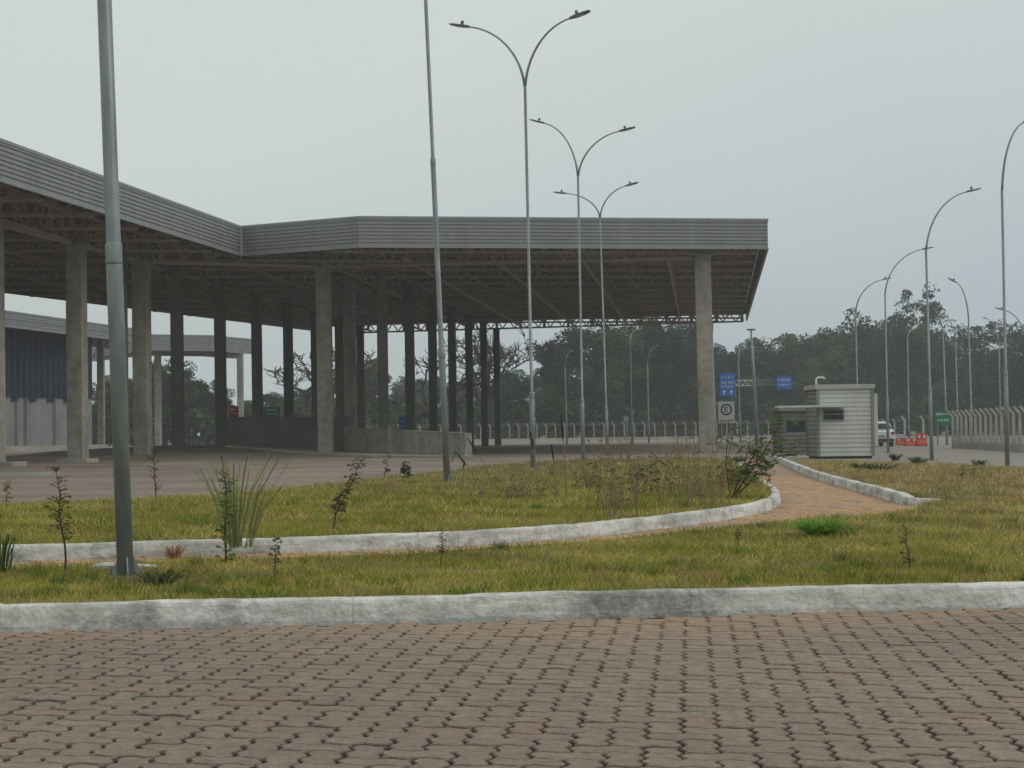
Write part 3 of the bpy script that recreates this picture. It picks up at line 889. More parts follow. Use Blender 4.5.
# ------------------------------------------------------------------ lamps
def lamp(label, base, Y, z0, split, arms, r0=0.085, r1=0.055, group='street lamps', sleeve=None, name='street_lamp', fins=False, n=10):
    if Y > 20: r0, r1 = r0 * .78, r1 * .72
    bx = at(base, 440, Y)
    b = Vector((bx.x, Y, z0))
    s_ = at(split[0], split[1], Y)
    s_ = Vector((s_.x, Y, s_.z))
    L = thing(name, label, 'street lamp', b, group)
    if sleeve:
        zs = [at(base, py, Y).z for py in sleeve]
    else:
        zs = [z0 + (s_.z - z0) * 0.33]
    pts, rad = [b - Vector((0, 0, 0.1))], [r0]
    rr = r0
    for k, zc in enumerate(zs):
        t = (zc - z0) / (s_.z - z0); p = b.lerp(s_, t)
        rn = r0 + (r1 - r0) * (k + 1) / (len(zs) + 0.001)
        pts += [p, p + Vector((0, 0, 0.03))]; rad += [rr, rn]; rr = rn
    pts.append(s_); rad.append(r1 if len(zs) else r1)
    mb = MB(); mb.tube(pts, rad, n); obj('pole', mb, M_GALV, L, smooth=True)
    for k, zc in enumerate(zs):
        t = (zc - z0) / (s_.z - z0); p = b.lerp(s_, t); q = b.lerp(s_, t + 0.13 / (s_.z - z0))
        rk = r0 + (r1 - r0) * k / (len(zs) + 0.001)
        mb = MB(); mb.tube([p - Vector((0, 0, .02)), p, q, q + Vector((0, 0, .015))], [rk * 1.0, rk * 1.03, rk * 1.02, rk * 0.92], n); obj('sleeve', mb, M_GALV_L, L, smooth=True)
    mb = MB(); mb.box((b.x, b.y, b.z + 0.012), (r0 * 4.2, r0 * 4.2, 0.024), R(20))
    for k in range(4):
        a = R(20) + math.pi / 4 + k * math.pi / 2
        mb.tube([(b.x + math.cos(a) * r0 * 2.35, b.y + math.sin(a) * r0 * 2.35, b.z + 0.02), (b.x + math.cos(a) * r0 * 2.35, b.y + math.sin(a) * r0 * 2.35, b.z + 0.075)], 0.012, 6)
    obj('base_plate', mb, M_GALV_L, L)
    if fins:
        for k in range(4):
            a = R(20) + k * math.pi / 2
            u = Vector((math.cos(a), math.sin(a), 0)); v = Vector((-u.y, u.x, 0)) * 0.005
            p = [b + u * r0 * .9 + Vector((0, 0, .02)), b + u * r0 * 1.75 + Vector((0, 0, .02)), b + u * r0 * 1.75 + Vector((0, 0, .04)), b + u * r0 * .9 + Vector((0, 0, .17))]
            mb = MB(); mb.add([q - v for q in p] + [q + v for q in p], [(0, 1, 2, 3), (7, 6, 5, 4), (0, 4, 5, 1), (1, 5, 6, 2), (2, 6, 7, 3), (3, 7, 4, 0)])
            obj('gusset', mb, M_GALV, L)
    for hx, hy, dY in arms:
        h = at(hx, hy, Y + dY)
        hv = Vector((h.x - s_.x, h.y - s_.y, 0)); h -= hv.normalized() * 0.52; h.z -= 0.05
        d = h - s_
        hor = Vector((d.x, d.y, 0)); ris = d.z
        tm = R(80)
        cp = []
        for k in range(15):
            t = R(6) + (tm - R(6)) * k / 14
            cp.append(s_ + hor * ((1 - math.cos(t)) / (1 - math.cos(tm)) * 0.985) + Vector((0, 0, ris * (math.sin(t) - math.sin(R(6))) / (math.sin(tm) - math.sin(R(6))))))
        cp[0] = s_ - Vector((0, 0, 0.05))
        mb = MB(); mb.tube(cp, [r1 * (0.92 - 0.42 * k / 14) for k in range(15)], 8); obj('arm', mb, M_GALV, L, smooth=True)
        e = cp[-1]; u = (cp[-1] - cp[-2]).normalized()
        sd_ = u.cross(Vector((0, 0, 1))).normalized(); upv = sd_.cross(u)
        mb = MB()
        st = [(-0.02, .04, .04), (0.06, .05, .045), (0.12, .11, .04), (0.42, .12, .035), (0.55, .08, .025), (0.57, .02, .01)]
        vv = []
        for l_, w_2, h_2 in st:
            for sx_, sz_ in ((-1, -.6), (1, -.6), (1, .5), (.5, 1), (-.5, 1), (-1, .5)):
                vv.append(e + u * l_ + sd_ * (sx_ * w_2) + upv * (sz_ * h_2))
        fs = [(5, 4, 3, 2, 1, 0)] + [(i * 6 + k, i * 6 + (k + 1) % 6, i * 6 + 6 + (k + 1) % 6, i * 6 + 6 + k) for i in range(5) for k in range(6)] + [tuple(30 + k for k in range(6))]
        mb.add(vv, fs)
        c0 = e + u * 0.2 + upv * 0.05
        mb.tube([c0, c0 + upv * 0.09], [0.045, 0.04], 8)
        hd = obj('lamp_head', mb, M_LAMP, L)
        c0 = e + u * 0.28 - upv * 0.033
        mb = MB()
        mb.add([c0 - u * .13 - sd_ * .1, c0 + u * .13 - sd_ * .1, c0 + u * .13 + sd_ * .1, c0 - u * .13 + sd_ * .1], [(0, 1, 2, 3)])
        obj('lens', mb, M_LENS, hd)
    return L
# the nearest one: its head is far above the frame
lamp('thick galvanised pole of the nearest street lamp, at the left in the front lawn', 125.2, 13.4, 0.045, (88.5, -420), [(10, -520, 0.3), (205, -530, -0.3)], r0=0.061, r1=0.054, sleeve=[262], fins=True, n=20)
lamp('second nearest lamp pole, on the island left of the middle, its head above the frame', 447, 35.3, 0.125, (422.5, -70), [(320, -140, 0.5), (520, -150, -0.5)], r0=0.083, r1=0.05, sleeve=[358, 165], fins=True, n=14)
lamp('tall lamp with two curved arms, the highest and largest of the three on the island', 533, 47.7, 0.125, (525, 86), [(450, 27, 0.9), (590, 14.5, -0.6)], r0=0.09, r1=0.055, sleeve=[398], fins=True)
lamp('middle one of the three double-armed lamps in front of the canopy', 583, 64, 0.1, (578, 176), [(530, 123, 0.9), (635, 129, -0.4)], r0=0.092, r1=0.055, sleeve=[402])
lamp('smallest and farthest of the three double-armed lamps in front of the canopy', 607.5, 78, 0.06, (600, 217), [(554, 193, 0.8), (638, 184, -0.6)], r0=0.09, r1=0.055, sleeve=[410])
# single-armed lamps along the access road
RL = [
    ('lamp on the right edge of the picture whose arm leaves the frame', 1007, 51, (1002, 190), [(1036, 122, 1)], -0.06),
    ('tallest complete single-armed lamp, beside the green sign, arm pointing right', 931.5, 61.5, (926, 250), [(980, 191, 1)], -0.06),
    ('single-armed lamp rising right of the white booth, its head touching the next lamp', 888, 82, (885, 293), [(933, 248.5, 1)], -0.06),
    ('single-armed lamp rising from behind the roof of the white booth', 858, 98, (855.5, 312), [(891, 279, 1)], -0.06),
    ('lamp behind the fence with its arm curving left, nearest the right edge', 972, 100, (968.5, 318), [(948, 282, 1)], -0.06),
    ('lamp with its arm curving left just right of the green sign', 947, 115, (943, 332), [(917, 302, 1)], -0.06),
    ('slim lamp with arm curving left, second right of the green sign', 958.5, 130, (955.5, 341), [(934, 313, 1)], -0.06),
    ('lamp with arm reaching left from outside the right picture edge', 1029, 95, (1027, 345), [(995, 310, 1)], -0.06),
    ('tiny far lamp with arm curving left, in front of the rightmost trees', 1001, 170, (999, 343), [(982, 319, 1)], -0.06),
    ('far thin lamp pole in front of the trees right of the white booth', 909, 150, (907.5, 338), [(920, 328, 1)], -0.1),
    ('left one of two far arched lamps seen under the canopy', 567, 150, (565, 367), [(573, 352, 1)], -0.1),
    ('right one of two far arched lamps seen under the canopy', 649, 150, (647.5, 364), [(659, 346.5, 1)], -0.1),
    ('far straight lamp under the canopy between the two arched ones', 632, 145, (630.5, 345), [(633, 333, 8)], -0.1),
    ('slim lamp just right of the front right canopy column', 716, 120, (712.5, 340), [(714, 322, 6)], -0.1),
    ('far lamp standing beside the left blue direction sign', 740.5, 150, (738.5, 360), [(742, 345, 6)], -0.1),
]
for lab, bpx, Y, sp, ar, z in RL:
    lamp(lab, bpx, Y, z, sp, ar, r0=0.085 if Y < 90 else 0.095, r1=0.055 if Y < 90 else 0.065, n=8)

# ------------------------------------------------------------------ booth, second booth, signs, fence, car, barriers
BR = R(1)
bc = at(840, 460, 69.0)
booth = thing('guard_booth', 'white ribbed metal guard booth with flat roof and dark slot window', 'booth', (bc.x, 69.0, -0.06))
def loc2w(o, rz, x, y, z): return Vector((o[0] + x * math.cos(rz) - y * math.sin(rz), o[1] + x * math.sin(rz) + y * math.cos(rz), o[2] + z))
def ribbed_panel(o, rz, p0, p1, z0, z1, pitch=0.17, depth=0.035, hole=None):
    """wall sheet with horizontal ribs from local plan point p0 to p1 (outside on the right of travel); hole = (t0, t1, za, zb)"""
    mb = MB()
    d = (Vector(p1) - Vector(p0)); L = d.length; d.normalize(); nr = Vector((d.y, -d.x))
    zs = [(z0, 0.0)]
    z = z0
    while z + pitch < z1:
        zs += [(z + pitch * .55, 0.0), (z + pitch * .68, -depth), (z + pitch * .9, -depth), (z + pitch, 0.0)]; z += pitch
    zs.append((z1, 0.0))
    def strip(t0, t1, a, b):
        for (za, oa), (zb, ob) in zip(zs, zs[1:]):
            if zb <= a + 1e-6 or za >= b - 1e-6: continue
            ca, cb = max(za, a), min(zb, b)
            A, B = Vector(p0) + d * (t0 * L), Vector(p0) + d * (t1 * L)
            q = [(A + nr * oa, ca), (B + nr * oa, ca), (B + nr * ob, cb), (A + nr * ob, cb)]
            mb.add([loc2w(o, rz, p.x, p.y, zc) for p, zc in q], [(0, 1, 2, 3)])
    if hole:
        t0, t1, ha, hb = hole
        strip(0, 1, z0, ha); strip(0, 1, hb, z1); strip(0, t0, ha, hb); strip(t1, 1, ha, hb)
    else: strip(0, 1, z0, z1)
    return mb
o = (bc.x, 69.0, -0.06)
bw, bd, bh = 2.06, 2.3, 2.70
W, Dp = bw / 2, bd / 2
obj('front_wall', ribbed_panel(o, BR, (-W, -Dp), (W, -Dp), 0.10, bh, hole=(0.10, 0.46, 1.48, 1.84)), M_SIDING, booth)
obj('side_wall', ribbed_panel(o, BR, (-W, Dp), (-W, -Dp), 0.10, bh), M_TRIM, booth)  # left wall darker than the others: its shade put into the colour
obj('side_wall', ribbed_panel(o, BR, (W, -Dp), (W, Dp), 0.10, bh), M_SIDING, booth)
obj('rear_wall', ribbed_panel(o, BR, (W, Dp), (-W, Dp), 0.10, bh), M_SIDING, booth)
mb = MB(); p = loc2w(o, BR, 0, 0, 0.0); mb.box(p, (bw - 0.08, bd - 0.08, 0.24), BR); obj('base', mb, M_BLACK, booth)
mb = MB(); p = loc2w(o, BR, 0, 0, bh + 0.02); mb.box(p, (bw + 0.18, bd + 0.18, 0.17), BR)
obj('roof', mb, M_SIDE2, booth)
for sx_ in (-1, 1):
    for sy_ in (-1, 1):
        p = loc2w(o, BR, sx_ * W, sy_ * Dp, bh / 2 + .03); mb = MB(); mb.box(p, (0.10, 0.10, bh - 0.12), BR); obj('corner_post', mb, M_TRIM, booth)
p = loc2w(o, BR, -W + 0.56 * W, -Dp + 0.10, 1.66)
fr_ = MB()
for dx_, dz_, wx_, wz_ in ((0, .20, .80, .05), (0, -.20, .80, .05), (-.385, 0, .05, .36), (.385, 0, .05, .36), (0, 0.02, 0.72, 0.035)):
    q_ = loc2w(o, BR, -W + 0.56 * W + dx_, -Dp - 0.01, 1.66 + dz_); fr_.box(q_, (wx_, 0.06, wz_), BR)
wf = obj('window', fr_, M_TRIM, booth)
mb = MB(); mb.box(p, (0.80, 0.02, 0.38), BR); obj('pane', mb, M_GLASS, wf)
# awning board reaching out to the left, pipe on the roof, air conditioner on the right flank
mb = MB(); q_ = loc2w(o, BR, -W - 0.35, -Dp - 0.35, 1.98); mb.box(q_, (2.55, 0.75, 0.07), BR)
obj('awning', mb, M_SIDING, booth)
mb = MB(); q0 = loc2w(o, BR, -W + 0.2, 0.2, bh + 0.05)
mb.tube([q0, q0 + Vector((0, 0, .30)), q0 + Vector((.06, 0, .36)), q0 + Vector((.28, 0, .36)), q0 + Vector((.32, 0, .30))], 0.035, 8); obj('vent_pipe', mb, M_WHITE, booth)
mb = MB(); q_ = loc2w(o, BR, W + 0.13, -0.6, 1.5); mb.cbox(q_, (0.20, 0.8, 1.9), BR, 0.02); obj('air_conditioner', mb, M_SIDING, booth)

o2b = at(792, 452, 80.0)
o2 = (o2b.x, 80.0, -0.06)
b2 = thing('small_booth', 'smaller grey booth half hidden behind the white booth and the bushy weed', 'booth', o2)
W2, D2, H2 = 0.66, 1.0, 1.95
obj('front_wall', ribbed_panel(o2, R(4), (-W2, -D2), (W2, -D2), 0, H2, hole=(.15, .85, 1.0, 1.5)), M_DGREY, b2)
obj('side_wall', ribbed_panel(o2, R(4), (-W2, D2), (-W2, -D2), 0, H2), M_DGREY, b2)
obj('side_wall', ribbed_panel(o2, R(4), (W2, -D2), (W2, D2), 0, H2), M_DGREY, b2)
mb = MB(); mb.box((o2[0], o2[1], o2[2] + H2 + 0.05), (1.62, 2.3, 0.12), R(4)); obj('roof', mb, M_TRIM, b2)
mb = MB(); mb.box((o2[0], o2[1] - D2 + .06, o2[2] + 1.25), (1.0, 0.03, 0.52), R(4)); obj('window_pane', mb, M_GLASS, b2)

# gantry with two blue direction signs
GY = 150.0
gp = at(757, 448, GY)
gt = thing('sign_gantry', 'steel road gantry with lattice arms carrying the blue direction signs', 'gantry', (gp.x, GY, -0.06))
top = at(751, 330, GY)
mb = MB(); mb.tube([(gp.x, GY, -0.2), (gp.x - .15, GY, 5.2), (top.x, GY, top.z)], [0.17, 0.13, 0.07], 10); obj('post', mb, M_GALV, gt, smooth=True)
mb = MB(); mb.cbox((top.x, GY, top.z + .03), (0.7, 0.3, 0.14), 0, 0.05); obj('lamp_head', mb, M_LAMP, gt)
def lattice(a, b, h):
    mb = MB(); a, b = Vector(a), Vector(b)
    mb.bar(a + Vector((0, 0, h / 2)), b + Vector((0, 0, h / 2)), 0.07); mb.bar(a - Vector((0, 0, h / 2)), b - Vector((0, 0, h / 2)), 0.07)
    n = max(3, int((b - a).length / 0.45))
    for i in range(n):
        p, q = a.lerp(b, i / n), a.lerp(b, (i + .5) / n); r = a.lerp(b, (i + 1) / n)
        mb.bar(p - Vector((0, 0, h / 2)), q + Vector((0, 0, h / 2)), 0.05); mb.bar(q + Vector((0, 0, h / 2)), r - Vector((0, 0, h / 2)), 0.05)
    return mb
la = at(735, 383, GY); lb = at(754, 383, GY); lc = at(777, 383, GY)
obj('lattice_arm', lattice((la.x - .8, GY, la.z), (lb.x, GY, la.z), 0.45), M_WHITE, gt)
obj('lattice_arm', lattice((lb.x, GY, la.z), (lc.x + .8, GY, la.z), 0.45), M_GALV, gt)
def sign_board(parent, name, x0p, y0p, x1p, y1p, Y, m_, thick=0.08):
    a, b = at(x0p, y0p, Y), at(x1p, y1p, Y)
    mb = MB(); mb.cbox(((a.x + b.x) / 2, Y, (a.z + b.z) / 2), (abs(b.x - a.x), thick, abs(a.z - b.z)), 0, 0.01)
    return obj(name, mb, m_, parent), a, b
def strokes(parent, a, b, rows, Y, m_, seed=1, name='lettering'):
    """rows of (height share, row size share, x0 share, x1 share): a line of small letter-like strokes"""
    rr = random.Random(seed)
    mb = MB()
    wd, ht = b.x - a.x, a.z - b.z
    for c, s_, u0, u1 in rows:
        x = a.x + wd * u0; zc = a.z - ht * c; hh = ht * s_
        while x < a.x + wd * u1:
            lw = hh * rr.uniform(.45, .75)
            mb.box((x + lw * .12, Y - 0.052, zc), (lw * .28, 0.012, hh))
            if rr.random() < .7: mb.box((x + lw * .45, Y - 0.052, zc + hh * rr.choice((-.38, 0, .38))), (lw * .5, 0.010, hh * .24))
            if rr.random() < .5: mb.box((x + lw * .8, Y - 0.052, zc - hh * .1), (lw * .24, 0.011, hh * .8))
            x += lw * (1.25 if rr.random() > .18 else 1.9)
    return obj(name, mb, m_, parent)
bo, a, b = sign_board(gt, 'direction_sign', 719.5, 373.5, 735.5, 396, GY - 0.3, M_BLUE)
strokes(bo, a, b, [(.17, .13, .12, .85), (.40, .13, .12, .82), (.58, .10, .12, .8)], GY - 0.3, M_WHITE, 2)
for u in (0.28, 0.74):
    mb = MB(); xx = a.x + (b.x - a.x) * u; zz = a.z - (a.z - b.z) * .83
    mb.add([(xx - .16, GY - .352, zz), (xx + .16, GY - .352, zz), (xx, GY - .352, zz + .22)], [(0, 1, 2)]); mb.box((xx, GY - .35, zz - .08), (.1, .01, .18))
    obj('arrow', mb, M_WHITE, bo)
bo, a, b = sign_board(gt, 'direction_sign', 776.5, 376.5, 792, 389, GY - 0.3, M_BLUE)
strokes(bo, a, b, [(.28, .2, .1, .9), (.66, .2, .16, .84)], GY - 0.3, M_WHITE, 5)

# parking sign: white board, ring with E
SY = 96.0
a, b = at(718, 401.5, SY), at(734.5, 423, SY)
ps = thing('parking_sign', 'white board with a dark ring around the letter E on two thin posts', 'sign', ((a.x + b.x) / 2, SY, -0.06))
bo, a, b = sign_board(ps, 'board', 718, 401.5, 734.5, 423, SY, mat('board_white', (0.5, 0.5, 0.47), 0.6))
cx_, cz_, rr_ = (a.x + b.x) / 2, a.z - (a.z - b.z) * .38, (b.x - a.x) * .36
mb = MB()
for k in range(32):
    t0, t1 = 2 * math.pi * k / 32, 2 * math.pi * (k + 1) / 32
    q = []
    for t, r_ in ((t0, rr_), (t1, rr_), (t1, rr_ * .74), (t0, rr_ * .74)):
        q.append((cx_ + math.cos(t) * r_, SY - .046, cz_ + math.sin(t) * r_))
    mb.add(q, [(3, 2, 1, 0)])
obj('ring', mb, M_BLACK, bo)
mb = MB(); s_ = rr_ * .5
mb.box((cx_ - s_ * .5, SY - .046, cz_), (s_ * .28, .008, s_ * 1.7))
for k in (-1, 0, 1): mb.box((cx_ + s_ * .02, SY - .047, cz_ + k * s_ * .72), (s_ * .85, .008, s_ * .27))
obj('letter_e', mb, M_BLACK, bo)
strokes(bo, a, b, [(.88, .08, .15, .85)], SY + 0.006, M_BLACK, 8)
for u in (.2, .8):
    xx = a.x + (b.x - a.x) * u; mb = MB(); mb.tube([(xx, SY + .07, -0.15), (xx, SY + .07, a.z - .05)], 0.04, 8); obj('post', mb, M_GALV, ps)

# green road sign
a, b = at(934, 410.5, 112), at(952, 427, 112)
gs = thing('road_sign', 'green road direction sign on two posts at the end of the fence', 'sign', ((a.x + b.x) / 2, 112, -0.06))
bo, a, b = sign_board(gs, 'board', 934, 410.5, 952, 424.5, 112, M_GREEN)
strokes(bo, a, b, [(.25, .17, .1, .9), (.68, .17, .2, .8)], 112, M_WHITE, 9)
for u in (.2, .75):
    xx = a.x + (b.x - a.x) * u; mb = MB(); mb.tube([(xx, 112.1, -0.15), (xx, 112.1, a.z - .05)], 0.05, 8); obj('post', mb, M_GALV, gs)
# small signs seen far off under the canopy
def far_sign(name, label, x0p, y0p, x1p, y1p, Y, m_, rows):
    a, b = at(x0p, y0p, Y), at(x1p, y1p, Y)
    s_ = thing(name, label, 'sign', ((a.x + b.x) / 2, Y, 0))
    bo, a, b = sign_board(s_, 'board', x0p, y0p, x1p, y1p, Y, m_)
    strokes(bo, a, b, rows, Y, M_WHITE, int(x0p))
    for u in (.25, .75):
        xx = a.x + (b.x - a.x) * u; mb = MB(); mb.tube([(xx, Y + .1, -0.2), (xx, Y + .1, a.z - .05)], 0.05, 6); obj('post', mb, M_GALV, s_)
far_sign('warning_sign', 'small red square sign far off between two inner columns', 229.5, 406, 238.5, 417, 120, mat('sign_red', (0.45, 0.03, 0.03), 0.5), [(.3, .22, .15, .8), (.65, .15, .2, .8)])
far_sign('exit_sign', 'small green sign just above the dark wall under the canopy', 264, 407, 280, 417, 135, M_GREEN, [(.3, .18, .15, .85), (.65, .18, .25, .8)])
far_sign('parking_notice', 'small blue sign seen just above the pale ramp wall', 399, 417, 406.5, 430, 125, M_BLUE, [(.3, .2, .2, .8), (.7, .15, .2, .8)])
far_sign('notice_board', 'tiny pale notice board in front of the far fence under the canopy', 623.5, 416, 628.5, 422, 175, M_TRIM, [(.5, .2, .2, .8)])

# fences with cranked concrete posts
def fence_post(p, h, crank, w=0.12):
    mb = MB()
    a = Vector(p) - Vector((0, 0, .2)); b = Vector(p) + Vector((0, 0, h - 0.38)); c = b + Vector(crank) * 0.30 + Vector((0, 0, .32))
    mb.bar(a, b + Vector((0, 0, .02)), w); mb.bar(b, c, w * .85)
    return mb
M_MESH = bpy.data.materials.new('chain_link_mesh'); M_MESH.use_nodes = True
_n, _l = M_MESH.node_tree.nodes, M_MESH.node_tree.links
_b = _n['Principled BSDF']; _b.inputs['Base Color'].default_value = (0.23, 0.24, 0.23, 1); _b.inputs['Metallic'].default_value = 0.3; _b.inputs['Roughness'].default_value = 0.6

def fence(name, label, line, pitch, h, crank, cell, zf=lambda t: -0.05, wire=0.012, curb=True):
    L = [Vector((p[0], p[1], 0)) for p in line]
    f = thing(name, label, 'fence', (L[0].x, L[0].y, -0.05))
    pts = spline(L, pitch)
    for i, p in enumerate(pts):
        obj('post', fence_post((p.x, p.y, -0.05), h, crank), M_FPOST, f)
    mesh, low, strands = MB(), MB(), [MB() for _ in range(6)]
    for a, b in zip(pts, pts[1:]):
        d = b - a
        if curb: low.bar(a + Vector((0, 0, 0.05)), b + Vector((0, 0, 0.05)), 0.12, 0.5)
        n = max(2, int(d.length / cell)); zt, z0 = h - 0.45, 0.25
        for k in range(n + 1):                              # woven wires, two diagonals
            for sg in (1, -1):
                t0 = k / n
                run = (zt - z0) / d.length
                t1 = t0 + sg * run
                za, zb = z0, zt
                if t1 > 1: zb = z0 + (zt - z0) * (1 - t0) / (t1 - t0) ; t1 = 1
                if t1 < 0: zb = z0 + (zt - z0) * (0 - t0) / (t1 - t0) ; t1 = 0
                q0, q1 = a + d * t0, a + d * t1
                u = Vector((0, 0, 1)).cross((q1 - q0) if (q1 - q0).length > 1e-6 else d).normalized() * wire * .5
                w_ = Vector((0, 0, wire * .5))
                A, B = q0 + Vector((0, 0, za)), q1 + Vector((0, 0, zb))
                dn = d.normalized() * wire * .5
                mesh.add([A - dn, A + dn, B + dn, B - dn], [(0, 1, 2, 3)])
                nn = Vector((-d.y, d.x, 0)).normalized() * wire * .5
                mesh.add([A - nn, A + nn, B + nn, B - nn], [(0, 1, 2, 3)])
        for q_, zz in enumerate((0.27, zt * .55, zt)):
            strands[q_].bar(a + Vector((0, 0, zz)), b + Vector((0, 0, zz)), wire * 1.4)
        for q_, k in enumerate((0.25, 0.6, 0.95)):
            o_ = Vector(crank) * 0.30 * k + Vector((0, 0, h - .43 + .32 * k))
            strands[3 + q_].bar(a + o_, b + o_, wire)
    obj('mesh_panel', mesh, M_MESH, f)
    for q_ in strands: obj('strand_wire', q_, M_MESH, f)
    if curb: obj('base_kerb', low, M_SLAB, f)
    return f
pA, pB = at(953, 440, 98), at(1024, 440, 79)
dAB = Vector((pB.x - pA.x, pB.y - pA.y, 0))
fence('boundary_fence', 'chain-link fence with cranked concrete posts along the road at the right', [(pA.x, 98), (pB.x, 79), (pB.x + dAB.x, 79 + dAB.y)], 1.4, 2.05, (-0.95, -0.3, 0), 0.35, wire=0.016)
fl_ = [at(240, 440, 205), at(470, 440, 215), at(600, 440, 222), at(760, 440, 222), at(905, 440, 218)]
fence('rear_fence', 'far chain-link fence with pale cranked posts in front of the trees behind the canopy', [(p.x, p.y) for p in fl_], 1.27, 2.25, (-0.95, -0.1, 0), 0.6, wire=0.02)
for px, Y, lab in ((905, 150, 'left of two lone cranked concrete posts by the red barriers'), (923.5, 150, 'right of two lone cranked concrete posts by the red barriers')):
    p = at(px, 440, Y)
    tag(obj('fence_post', fence_post((p.x, Y, -0.05), 2.15, (-0.9, 0, 0), 0.16), M_FPOST, origin=(p.x, Y, -0.05)), lab, 'fence post', 'lone posts by the barriers')

# red plastic road barriers
def barrier(label, px, py, Y, L, h, rz):
    p = at(px, py, Y)
    p.z = -0.055
    b = thing('road_barrier', label, 'barrier', (p.x, Y, -0.055), 'red road barriers on the access road')
    prof = [(-.27, 0), (-.27, .22 * h), (-.12, .5 * h), (-.09, h), (.09, h), (.12, .5 * h), (.27, .22 * h), (.27, 0)]
    mb = MB(); n = len(prof); vv = []
    for x, k in ((-L / 2, .96), (-L / 2 + .05, 1), (L / 2 - .05, 1), (L / 2, .96)):
        for y, z in prof: vv.append(loc2w((p.x, Y, -0.055), rz, x, y * k, z * k))
    fs = [tuple(range(n)), tuple(3 * n + k for k in range(n - 1, -1, -1))] + [(i * n + k, (i + 1) * n + k, (i + 1) * n + (k + 1) % n, i * n + (k + 1) % n) for i in range(3) for k in range(n)]
    mb.add(vv, fs); obj('body', mb, M_RED, b)
    for s_ in (-.25, .25):
        mb = MB(); mb.box(loc2w((p.x, Y, -0.055), rz, L * s_, -.125, h * .75), (L * .22, .02, h * .2), rz)
        obj('reflector', mb, M_WHITE, b)
    mb = MB(); mb.tube([loc2w((p.x, Y, -0.055), rz, -L * .1, 0, h - .02), loc2w((p.x, Y, -0.055), rz, -L * .1, 0, h + .06)], 0.06, 8); obj('filler_cap', mb, M_RED, b)
barrier('nearest and tallest red plastic barrier beside the lamp pole', 921.5, 445, 108, .62, .78, R(0))
barrier('low red plastic barrier left of the tallest one', 911, 446, 111, .80, 0.48, R(5))
barrier('farthest red plastic barrier, at the left of the row', 902, 446, 116, .8, 0.45, R(-6))

# white car behind the booth
cp_ = at(874, 455, 110)
CR = R(2)
CO = (cp_.x, 110.0, -0.055)
car = thing('parked_car', 'white car parked behind the white booth, tail towards the camera', 'car', CO)
body = [  # (y along car, half width low, half width high, z low, z high)
]
def car_loft(sections, m_, name, smooth=True):
    mb = MB(); vv = []
    for y, prof in sections:
        for x, z in prof: vv.append(loc2w(CO, CR, x, y, z))
    n = len(sections[0][1]); k_ = len(sections)
    fs = [tuple(range(n)), tuple((k_ - 1) * n + k for k in range(n - 1, -1, -1))] + [(i * n + k, (i + 1) * n + k, (i + 1) * n + (k + 1) % n, i * n + (k + 1) % n) for i in range(k_ - 1) for k in range(n)]
    mb.add(vv, fs)
    return obj(name, mb, m_, car, smooth=False)
def pf(w, z0, z1): return [(-w * .93, z0), (w * .93, z0), (w, z0 + .15), (w, z1 - .12), (w * .92, z1), (-w * .92, z1), (-w, z1 - .12), (-w, z0 + .15)]
car_loft([(-2.0, pf(.76, .35, .88)), (-1.9, pf(.84, .28, .95)), (-1.2, pf(.87, .24, .97)), (0.9, pf(.87, .24, .95)), (1.6, pf(.84, .26, .86)), (2.0, pf(.70, .32, .70))], M_CARW, 'body')
def pg(w, z0, z1): return [(-w, z0), (w, z0), (w * .97, z0 + .1), (w * .80, z1 - .08), (w * .66, z1), (-w * .66, z1), (-w * .80, z1 - .08), (-w * .97, z0 + .1)]
cab = car_loft([(-1.85, pg(.80, .93, .99)), (-1.45, pg(.82, .93, 1.46)), (-0.5, pg(.83, .93, 1.52)), (0.3, pg(.82, .93, 1.48)), (1.05, pg(.78, .92, .99))], M_CARW, 'cabin')
mb = MB(); A = [loc2w(CO, CR, x, y, z) for x, y, z in ((-.68, -1.80, 1.05), (.68, -1.80, 1.05), (.58, -1.50, 1.39), (-.58, -1.50, 1.39))]
mb.add([q + Vector((0, -.03, .01)) for q in A], [(0, 1, 2, 3)]); obj('rear_window', mb, M_GLASS, car)
for s_ in (-1, 1):
    mb = MB(); A = [loc2w(CO, CR, s_ * x, y, z) for x, y, z in ((.825, -1.3, 1.05), (.825, .7, 1.05), (.70, .2, 1.38), (.70, -1.3, 1.38))]
    mb.add(A if s_ > 0 else A[::-1], [(0, 1, 2, 3)]); obj('side_window', mb, M_GLASS, car)
    mb = MB(); mb.box(loc2w(CO, CR, s_ * .70, -1.97, .80), (.2, .08, .18), CR); obj('tail_light', mb, M_TAIL, car)
    for y in (-1.25, 1.3):
        c_ = loc2w(CO, CR, s_ * .76, y, .31); u = loc2w((0, 0, 0), CR, 1, 0, 0)
        mb = MB(); mb.tube([c_ - u * .1, c_ - u * .08, c_ + u * .08, c_ + u * .1], [.28, .31, .31, .28], 18)
        wl = obj('wheel', mb, M_RUBBER, car); mb = MB(); mb.tube([c_ + u * s_ * .095, c_ + u * s_ * .11], [.19, .17], 14); obj('rim', mb, M_GALV_L, wl)
mb = MB(); mb.box(loc2w(CO, CR, 0, -2.02, .62), (.42, .02, .12), CR); obj('number_plate', mb, M_TRIM, car)
mb = MB(); mb.cbox(loc2w(CO, CR, 0, -1.99, .40), (1.5, .12, .16), CR, .03); obj('bumper', mb, M_BLACK, car)

